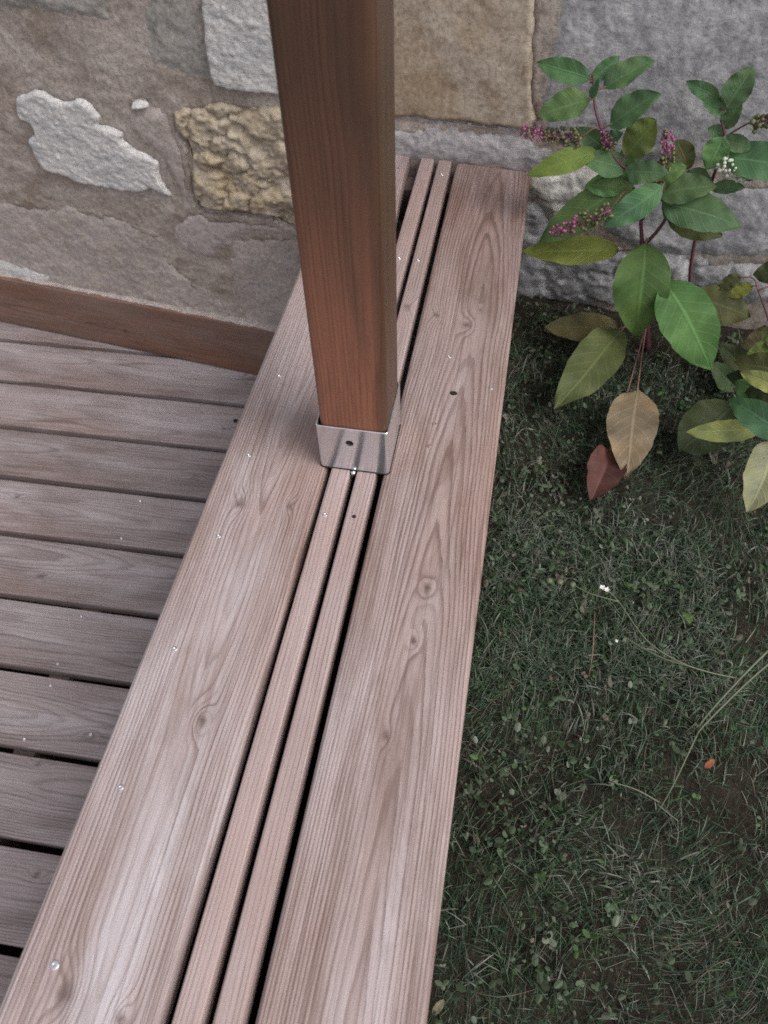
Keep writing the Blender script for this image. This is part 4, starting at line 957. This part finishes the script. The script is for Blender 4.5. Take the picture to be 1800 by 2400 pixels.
# small round-leaved ground cover and pale dry straws
r = np.random.default_rng(91)
V = []; F = []; T_ = []
def leaflet(c, r_, az, tilt, col, ln=1.25):
    b = len(V)
    ax = Vector((math.cos(az) * math.cos(tilt), math.sin(az) * math.cos(tilt), math.sin(tilt))); sd = Vector((-math.sin(az), math.cos(az), 0)); up = ax.cross(sd) * -1
    pts = [(0, 0), (.3, .55), (.75, .62), (1.15, .4), (1.35, 0), (1.15, -.4), (.75, -.62), (.3, -.55)]
    for a_, s_ in pts:
        p = Vector(c) + ax * a_ * r_ * ln + sd * s_ * r_ + up * abs(s_) * r_ * .25
        V.append(tuple(p)); T_.append((*col, 1))
    F.append((b, b + 1, b + 2, b + 3, b + 4)); F.append((b, b + 4, b + 5, b + 6, b + 7))
n = 0
while n < 4600:
    x = .372 + .62 * r.random(); y = -.9 + 1.66 * r.random()
    if y > .78 - .1248 * x: continue
    d = fbm(np.array([x * 5]), np.array([y * 5]), 97, 3)[0] + (.35 if (.02 < y < .25 and x < .72) else 0) + (.1 if y > .3 else 0)
    if r.random() > max(.06, .35 + d): continue
    n += 1
    z = float(lawn_h(x, y)) + .006 + .022 * r.random()
    g = r.random()
    col = (.055, .078, .045) if g < .4 else (.085, .125, .075) if g < .72 else (.16, .185, .14) if g < .85 else (.075, .14, .05) if g < .93 else (.15, .13, .10)
    m = .55 + .7 * r.random()
    col = tuple(q * m for q in col)
    rad = .0022 + .0048 * r.random() ** 2
    a0 = r.random() * 6.28
    for q in range(int(r.integers(1, 4)) if r.random() < .35 else 1): leaflet((x, y, z), rad, a0 + q * 2.1, .1 + (r.random() - .3) * 1.6, col, .8 + 1.1 * r.random())
tag(mesh_obj('ground_cover', V, F, M_grass, None, False, {'tint': np.array(T_)}), 'tiny round-leaved weeds growing through the lawn grass', 'weeds', kind='stuff')
st = Join(); tc = []
for _ in range(520):
    x = .38 + .62 * r.random(); y = -.85 + 1.2 * r.random(); z = float(lawn_h(x, y))
    L = .03 + .06 * r.random(); a = 1.1 + r.standard_normal() * .9; h = .012 + .03 * r.random()
    b_ = (r.random() - .5) * .6
    p = [(x, y, z + .004), (x + math.cos(a) * L * .5, y + math.sin(a) * L * .5, z + h), (x + math.cos(a + b_) * L, y + math.sin(a + b_) * L, z + h * (.3 + .8 * r.random()))]
    tv, tf = tube(p, [.0007, .0006, .0003], 4, 3)
    c = [(.13, .12, .085), (.17, .155, .12), (.075, .10, .055), (.10, .12, .085)][r.integers(4)]
    m = .5 + .6 * r.random()
    tc += [(*[q * m for q in c], 1)] * len(tv)
    st.add(tv, tf)
tag(st.build('straw', M_grass, None, True, {'tint': np.array(tc)}), 'thin dry straws lying criss-cross over the lawn', 'straw', kind='stuff')

# ------------------------------------------------------------------ plants
LEAFCOL = {
    'g1': (.086, .165, .072), 'g2': (.110, .215, .078), 'g3': (.090, .192, .094), 'l1': (.145, .245, .055), 'l2': (.105, .215, .065),
    'l3': (.10, .16, .07), 'y1': (.125, .18, .052), 'y2': (.21, .245, .055), 'y3': (.10, .115, .042), 't1': (.13, .115, .055), 'b1': (.29, .235, .155),
    'b2': (.27, .27, .17), 'r1': (.135, .062, .052), 'v1': (.25, .28, .10), 'd1': (.045, .065, .025), 'o1': (.36, .13, .06)}
LEAFMAT = {}
def leaf_mat(key):
    if key in LEAFMAT: return LEAFMAT[key]
    c0 = LEAFCOL[key]
    k = NT('leaf_' + key)
    o_ = k.obj()
    u = k.attr('lu').outputs['Fac']; t_ = k.attr('lt').outputs['Fac']
    au = k.math('ABSOLUTE', u)
    mid = k.ramp(au, [(0.0, 1.0), (.045, .6), (.09, 0.0)])
    lat = k.math('PINGPONG', k.math('SUBTRACT', k.math('MULTIPLY', t_, 9.0), k.math('MULTIPLY', au, 1.9)), .5)
    latm = k.math('MULTIPLY', k.ramp(lat, [(0.0, 1.0), (.13, 0.0)]), .42)
    blot = k.noise(k.mapping(o_, (38, 38, 38)), 1.0, 5, .6)
    yel = tuple(min(1, q * f_) for q, f_ in zip(c0, (1.55, 1.3, .95)))
    drk = tuple(q * .72 for q in c0)
    c = k.mix(k.ramp(blot, [(.35, 0), (.7, 1)]), drk, c0)
    c = k.mix(k.math('MULTIPLY', k.ramp(k.noise(k.mapping(o_, (17, 17, 17), (4, 2, 9)), 1.0, 3), [(.45, 0), (.7, 1)]), .5), c, yel)
    c = k.mix(k.math('MULTIPLY', k.math('MAXIMUM', mid, latm), .5), c, tuple(min(1, q * 1.7 + .01) for q in c0))
    sp = k.noise(k.mapping(o_, (130, 130, 130), (1, 5, 2)), 1.0, 2)
    c = k.mix(k.math('MULTIPLY', k.ramp(sp, [(.70, 0), (.76, 1)]), .7), c, (.06, .045, .025))
    info = k.n('ObjectInfo'); hv = k.n('HueSaturation'); k.l(c, hv.inputs['Color'])
    k.l(k.math('MULTIPLY_ADD', info.outputs['Random'], .04, .48), hv.inputs['Hue'])
    k.l(k.math('MULTIPLY_ADD', info.outputs['Random'], .3, .86), hv.inputs['Value'])
    hh = k.math('SUBTRACT', k.math('MULTIPLY', blot, .3), k.math('MAXIMUM', mid, latm))
    m = k.done(hv.outputs[0], .6, k.bump(hh, .5, .0016), spec=.28)
    tr = k.n('BsdfTranslucent'); k.l(hv.outputs[0], tr.inputs[0])
    mx = k.n('MixShader'); mx.inputs[0].default_value = .25
    k.l(k.b.outputs[0], mx.inputs[1]); k.l(tr.outputs[0], mx.inputs[2]); k.l(mx.outputs[0], k.out.inputs[0])
    LEAFMAT[key] = m
    return m


M_stem = NT('purple_stem'); _n = M_stem.noise(M_stem.obj(), 60, 4); M_stem = M_stem.done(M_stem.mix(_n, (.075, .032, .04), (.15, .055, .075)), .5)
M_petiole = NT('pink_petiole'); _n = M_petiole.noise(M_petiole.obj(), 60, 3); M_petiole = M_petiole.done(M_petiole.mix(_n, (.16, .10, .07), (.22, .10, .09)), .5)
M_pink = NT('magenta_flower_stalk'); _n = M_pink.noise(M_pink.obj(), 150, 3); M_pink = M_pink.done(M_pink.mix(_n, (.22, .055, .125), (.34, .12, .21)), .5)
M_berry = NT('olive_berries'); _n = M_berry.noise(M_berry.obj(), 130, 3); M_berry = M_berry.done(M_berry.mix(M_berry.ramp(_n, [(.35, 0), (.65, 1)]), (.045, .05, .022), (.17, .18, .07)), .45)
M_pale = NT('pale_flower'); M_pale = M_pale.done((.52, .58, .46), .6)


def make_leaf(parent, B, T, N, W, curl, fold, col, wp, seed, label=None, anchor=None):
    B, T, N = Vector(B), Vector(T), Vector(N)
    ax = T - B; L = ax.length; ax.normalize()
    sd = ax.cross(N).normalized(); N = sd.cross(ax).normalized()
    nl, nw = 22, 12
    p = .62; q = p * (1 - wp) / wp * 1.0
    pk = wp ** p * (1 - wp) ** q
    r = np.random.default_rng(seed)
    ph = r.random(6) * 6.28
    V = []; lu = []; lt = []
    tw = (r.random() - .5) * .5
    curl = curl * (.8 + .9 * r.random()); fold = fold * (.8 + .6 * r.random())
    for i in range(nl + 1):
        t = i / nl
        te = min(max(t, .004), .996)
        hw = W / 2 * (te ** p * (1 - te) ** q) / pk
        side_c = .018 * L * math.sin(t * 3 + ph[0]) * t * (1 - t) * 4 * .6
        for j in range(nw + 1):
            u = -1 + 2 * j / nw
            edge = 1 + .018 * math.sin(t * 31 + ph[1] + (u > 0) * 2) + .014 * math.sin(t * 55 + ph[2])
            x = u * hw * edge * math.cos(abs(u) * fold * .8) + side_c
            z = abs(u) * hw * fold + curl * L * .9 * (t - t * t * 1.25) * 1.0 - .22 * curl * L * t * t
            z += .055 * W * math.sin(t * 12 + ph[3] + u) * abs(u) ** 2 + .03 * W * math.sin(t * 23 + ph[4] - u * 2) * abs(u) + tw * u * hw * (t - .4)
            z += .010 * W * math.cos((t * 9 - abs(u) * 1.9) * 2 * math.pi) * min(1, abs(u) * 4) * (1 - abs(u))
            V.append(tuple(B + ax * (L * t) + sd * x + N * z)); lu.append(u); lt.append(t)
    o = mesh_obj('leaf', V, grid_faces(nl + 1, nw + 1), leaf_mat(col), parent, True, {'lu': lu, 'lt': lt})
    if label: o['label'] = label
    if anchor is not None:
        A = Vector(anchor)
        d = (A - B).length
        if d > .002:
            mid1 = B.lerp(A, .4) - Vector((0, 0, .0)) + (B - T).normalized() * min(.03, d * .25)
            rd_ = .0011 + .006 * W
            tv, tf = tube([tuple(B + ax * .004), tuple(mid1), tuple(A)], [rd_, rd_, rd_ * 1.2], 6, 4)
            mesh_obj('petiole', tv, tf, M_petiole, o)
    return o


def raceme(parent, A, B, nb, r0, pink_from, pink_to, seed, mat=None, br=.0026):
    A, B = Vector(A), Vector(B)
    r = np.random.default_rng(seed)
    ax = (B - A); L = ax.length; ax.normalize()
    e1 = ax.cross(Vector((.2, .1, 1))).normalized(); e2 = ax.cross(e1)
    body = Join()
    mid = A.lerp(B, .5) + Vector((0, 0, -.004))
    tv, tf = tube([tuple(A), tuple(mid), tuple(B)], [.0016, .0013, .0006], 6, 5); body.add(tv, tf)
    berries = Join()
    pinkb = Join()
    for i in range(nb):
        t = (i + r.random()) / nb
        a = r.random() * 6.28
        rad = r0 * (1 - .45 * t ** 2) * (.6 + .5 * r.random())
        c = A.lerp(B, t) + (e1 * math.cos(a) + e2 * math.sin(a)) * rad
        c += Vector((0, 0, -.002 * math.sin(t * 3)))
        s_ = br * (1 - .3 * t) * (.75 + .5 * r.random())
        tv, tf = tube([tuple(A.lerp(B, max(0, t - .02))), tuple(c)], [.0005, .0005], 4, 1)
        body.add(tv, tf)
        v, f = ico(c, s_)
        (pinkb if pink_from < t < pink_to and r.random() < .85 else berries).add(v, f)
    o = body.build('flower_spike', M_pink, parent)
    if berries.v: berries.build('berries', mat or M_berry, o)['kind'] = 'stuff'
    if pinkb.v: pinkb.build('buds', M_pink, o)['kind'] = 'stuff'
    return o


def near_on(paths, p):
    best = None; P = Vector(p)
    for pts in paths:
        for a, b in zip(pts[:-1], pts[1:]):
            a, b = Vector(a), Vector(b)
            t = max(0, min(1, (P - a).dot(b - a) / max(1e-9, (b - a).length_squared)))
            q = a.lerp(b, t)
            if best is None or (q - P).length < (best - P).length: best = q
    return best


# the low plant's stem stands just outside the picture's right edge
STEM['c'] = [[[.835, .43, GZ - .005], [.838, .432, -.20], [.832, .44, -.12], [.825, .45, -.05]], [[.835, .436, -.15], [.80, .52, -.10], [.78, .58, -.08]]]
PLANTS = {
    'a': ('pokeweed', 'tall bushy pokeweed with broad green leaves and pink flower spikes beside the bench end'),
    'b': ('pokeweed', 'slender dark-leaved pokeweed shoot rising at the upper right against the blue-grey stone'),
    'c': ('pokeweed', 'low yellowing pokeweed with pale variegated leaves hanging over the grass on the right')}
root = {}
for key, (nm, lab) in PLANTS.items():
    base = STEM[key][0][0]
    e = empty(nm, (base[0], base[1], GZ))
    tag(e, lab, 'plant', 'pokeweeds growing at the foot of the wall')
    root[key] = e
    off = Vector((base[0], base[1], GZ))
    for i, pts in enumerate(STEM[key]):
        n_ = len(pts)
        r0 = .0062 if i == 0 else .0036 if key == 'a' else .003
        if key == 'b': r0 *= .6
        rad = [r0 * (1 - .65 * q / (n_ - 1)) for q in range(n_)]
        tv, tf = tube([tuple(Vector(p) - off) for p in pts], rad, 9, 6)
        mesh_obj('stem' if i == 0 else 'branch', tv, tf, M_stem, e)
LAB = {'b1': 'beige dying leaf', 'r1': 'folded reddish brown leaf', 'y2': 'yellow-green leaf', 't1': 'olive brown leaf', 'v1': 'pale yellow-green leaf', 'b2': 'curled pale leaf', 'l1': 'bright green leaf', 'l2': 'large light green leaf'}
for i, (pk_, g, W, curl, fold, col, wp, _) in enumerate(LV):
    off = root[pk_].location
    B = Vector(g[0:3]); T = Vector(g[3:6])
    anc = near_on(STEM[pk_], B)
    make_leaf(root[pk_], B - off, T - off, g[6:9], W, curl, fold, col, wp, 700 + i, LAB.get(col), anc - off)
RS = {'1': ('a', 95, .0135, .62, 1.01, None, .0037), '2': ('a', 30, .010, .3, 1.01, None, .003), '3': ('a', 60, .013, .5, 1.01, None, .0036), '4': ('a', 95, .0135, .5, 1.01, None, .0037),
      '5': ('b', 60, .011, 2, 3, M_pale, .0034), '6': ('b', 34, .011, 2, 3, None, .0044), '7': ('a', 14, .006, .2, 1.01, None, .003)}
for key, (pk_, nb, r0, pf, pt_, mt, br_) in RS.items():
    off = root[pk_].location
    A, B = (Vector(q) - off for q in RAC[key])
    raceme(root[pk_], A, B, nb, r0, pf, pt_, 800 + int(key), mt, br_)
    anc = near_on(STEM[pk_], Vector(RAC[key][0])) - off
    tv, tf = tube([tuple(A), tuple(A.lerp(anc, .5) + Vector((0, 0, .004))), tuple(anc)], [.0012, .0012, .0014], 6, 4)
    mesh_obj('flower_stalk', tv, tf, M_petiole, root[pk_])

# ------------------------------------------------------------------ lanky weed, loose leaves
M_weed = NT('weed_stalk'); _n = M_weed.noise(M_weed.obj(), 90, 3); M_weed = M_weed.done(M_weed.mix(_n, (.085, .105, .065), (.16, .17, .115)), .6)
wb = Vector((WEED[0][-1][0], WEED[0][-1][1], GZ))
weed = empty('weed', tuple(wb))
tag(weed, 'lanky thin weed with branching stalks and tiny white flowers sprawling over the grass', 'weed')
for i, pts in enumerate(WEED):
    n_ = len(pts)
    tv, tf = tube([tuple(Vector(p) - wb) for p in pts], [(.0017 if i < 2 else .0012) * (1 - .35 * q / (n_ - 1)) for q in range(n_)], 6, 5)
    mesh_obj('stalk', tv, tf, M_weed, weed)
M_petal = NT('white_petal').done((.72, .70, .66), .6)
for i, c in enumerate(bits['white'][:3]):
    j = Join()
    c = Vector(c) - wb
    for q in range(5):
        a = q * 1.257 + i
        d = Vector((math.cos(a), math.sin(a), .5)).normalized(); s_ = Vector((-math.sin(a), math.cos(a), 0))
        L = .0052 if i < 2 else .003
        j.add([tuple(c), tuple(c + d * L * .5 + s_ * L * .32), tuple(c + d * L), tuple(c + d * L * .5 - s_ * L * .32)], [(0, 1, 2, 3)])
    v, f = ico(c, .0016); j.add(v, f)
    j.build('flower', M_petal, weed)
for c in bits['buds']:
    c = Vector(c) - wb
    v, f = ico(c, .0055)
    v = [(a, b, c_ * .5 + c.z * .5) for a, b, c_ in v]
    mesh_obj('seed_head', v, f, M_weed, weed)


def loose_leaf(name, c, L, W, az, col, label, cat, tilt=.15):
    e = empty(name, tuple(c))
    tag(e, label, cat)
    d = Vector((math.cos(az) * math.cos(tilt), math.sin(az) * math.cos(tilt), math.sin(tilt)))
    make_leaf(e, -d * L / 2, d * L / 2, Vector((0, 0, 1)), W, .2, .2, col, .45, hash(name) % 7 + int(L * 1e4))
    return e


loose_leaf('fallen_leaf', bits['orange'], .019, .008, .8, 'o1', 'small orange fallen leaf lying on the dark grass', 'leaf')
loose_leaf('seedling', bits['green'], .022, .015, -1.3, 'g2', 'single bright green seedling leaf standing in the grass', 'seedling', .3)
loose_leaf('fallen_leaf', bits['cyan'], .020, .009, 1.0, 'b2', 'pale torn leaf scrap in the grass close to the bench edge', 'leaf')
sw = empty('dry_stem', tuple(bits['straw'][1]))
tag(sw, 'short dry brown stem standing alone in the grass', 'twig')
tv, tf = tube([(0, 0, -.045), (0, .03, -.01), tuple(Vector(bits['straw'][0]) - Vector(bits['straw'][1]))], [.0011, .001, .0006], 6, 4)
mesh_obj('stalk', tv, tf, M_petiole, sw)
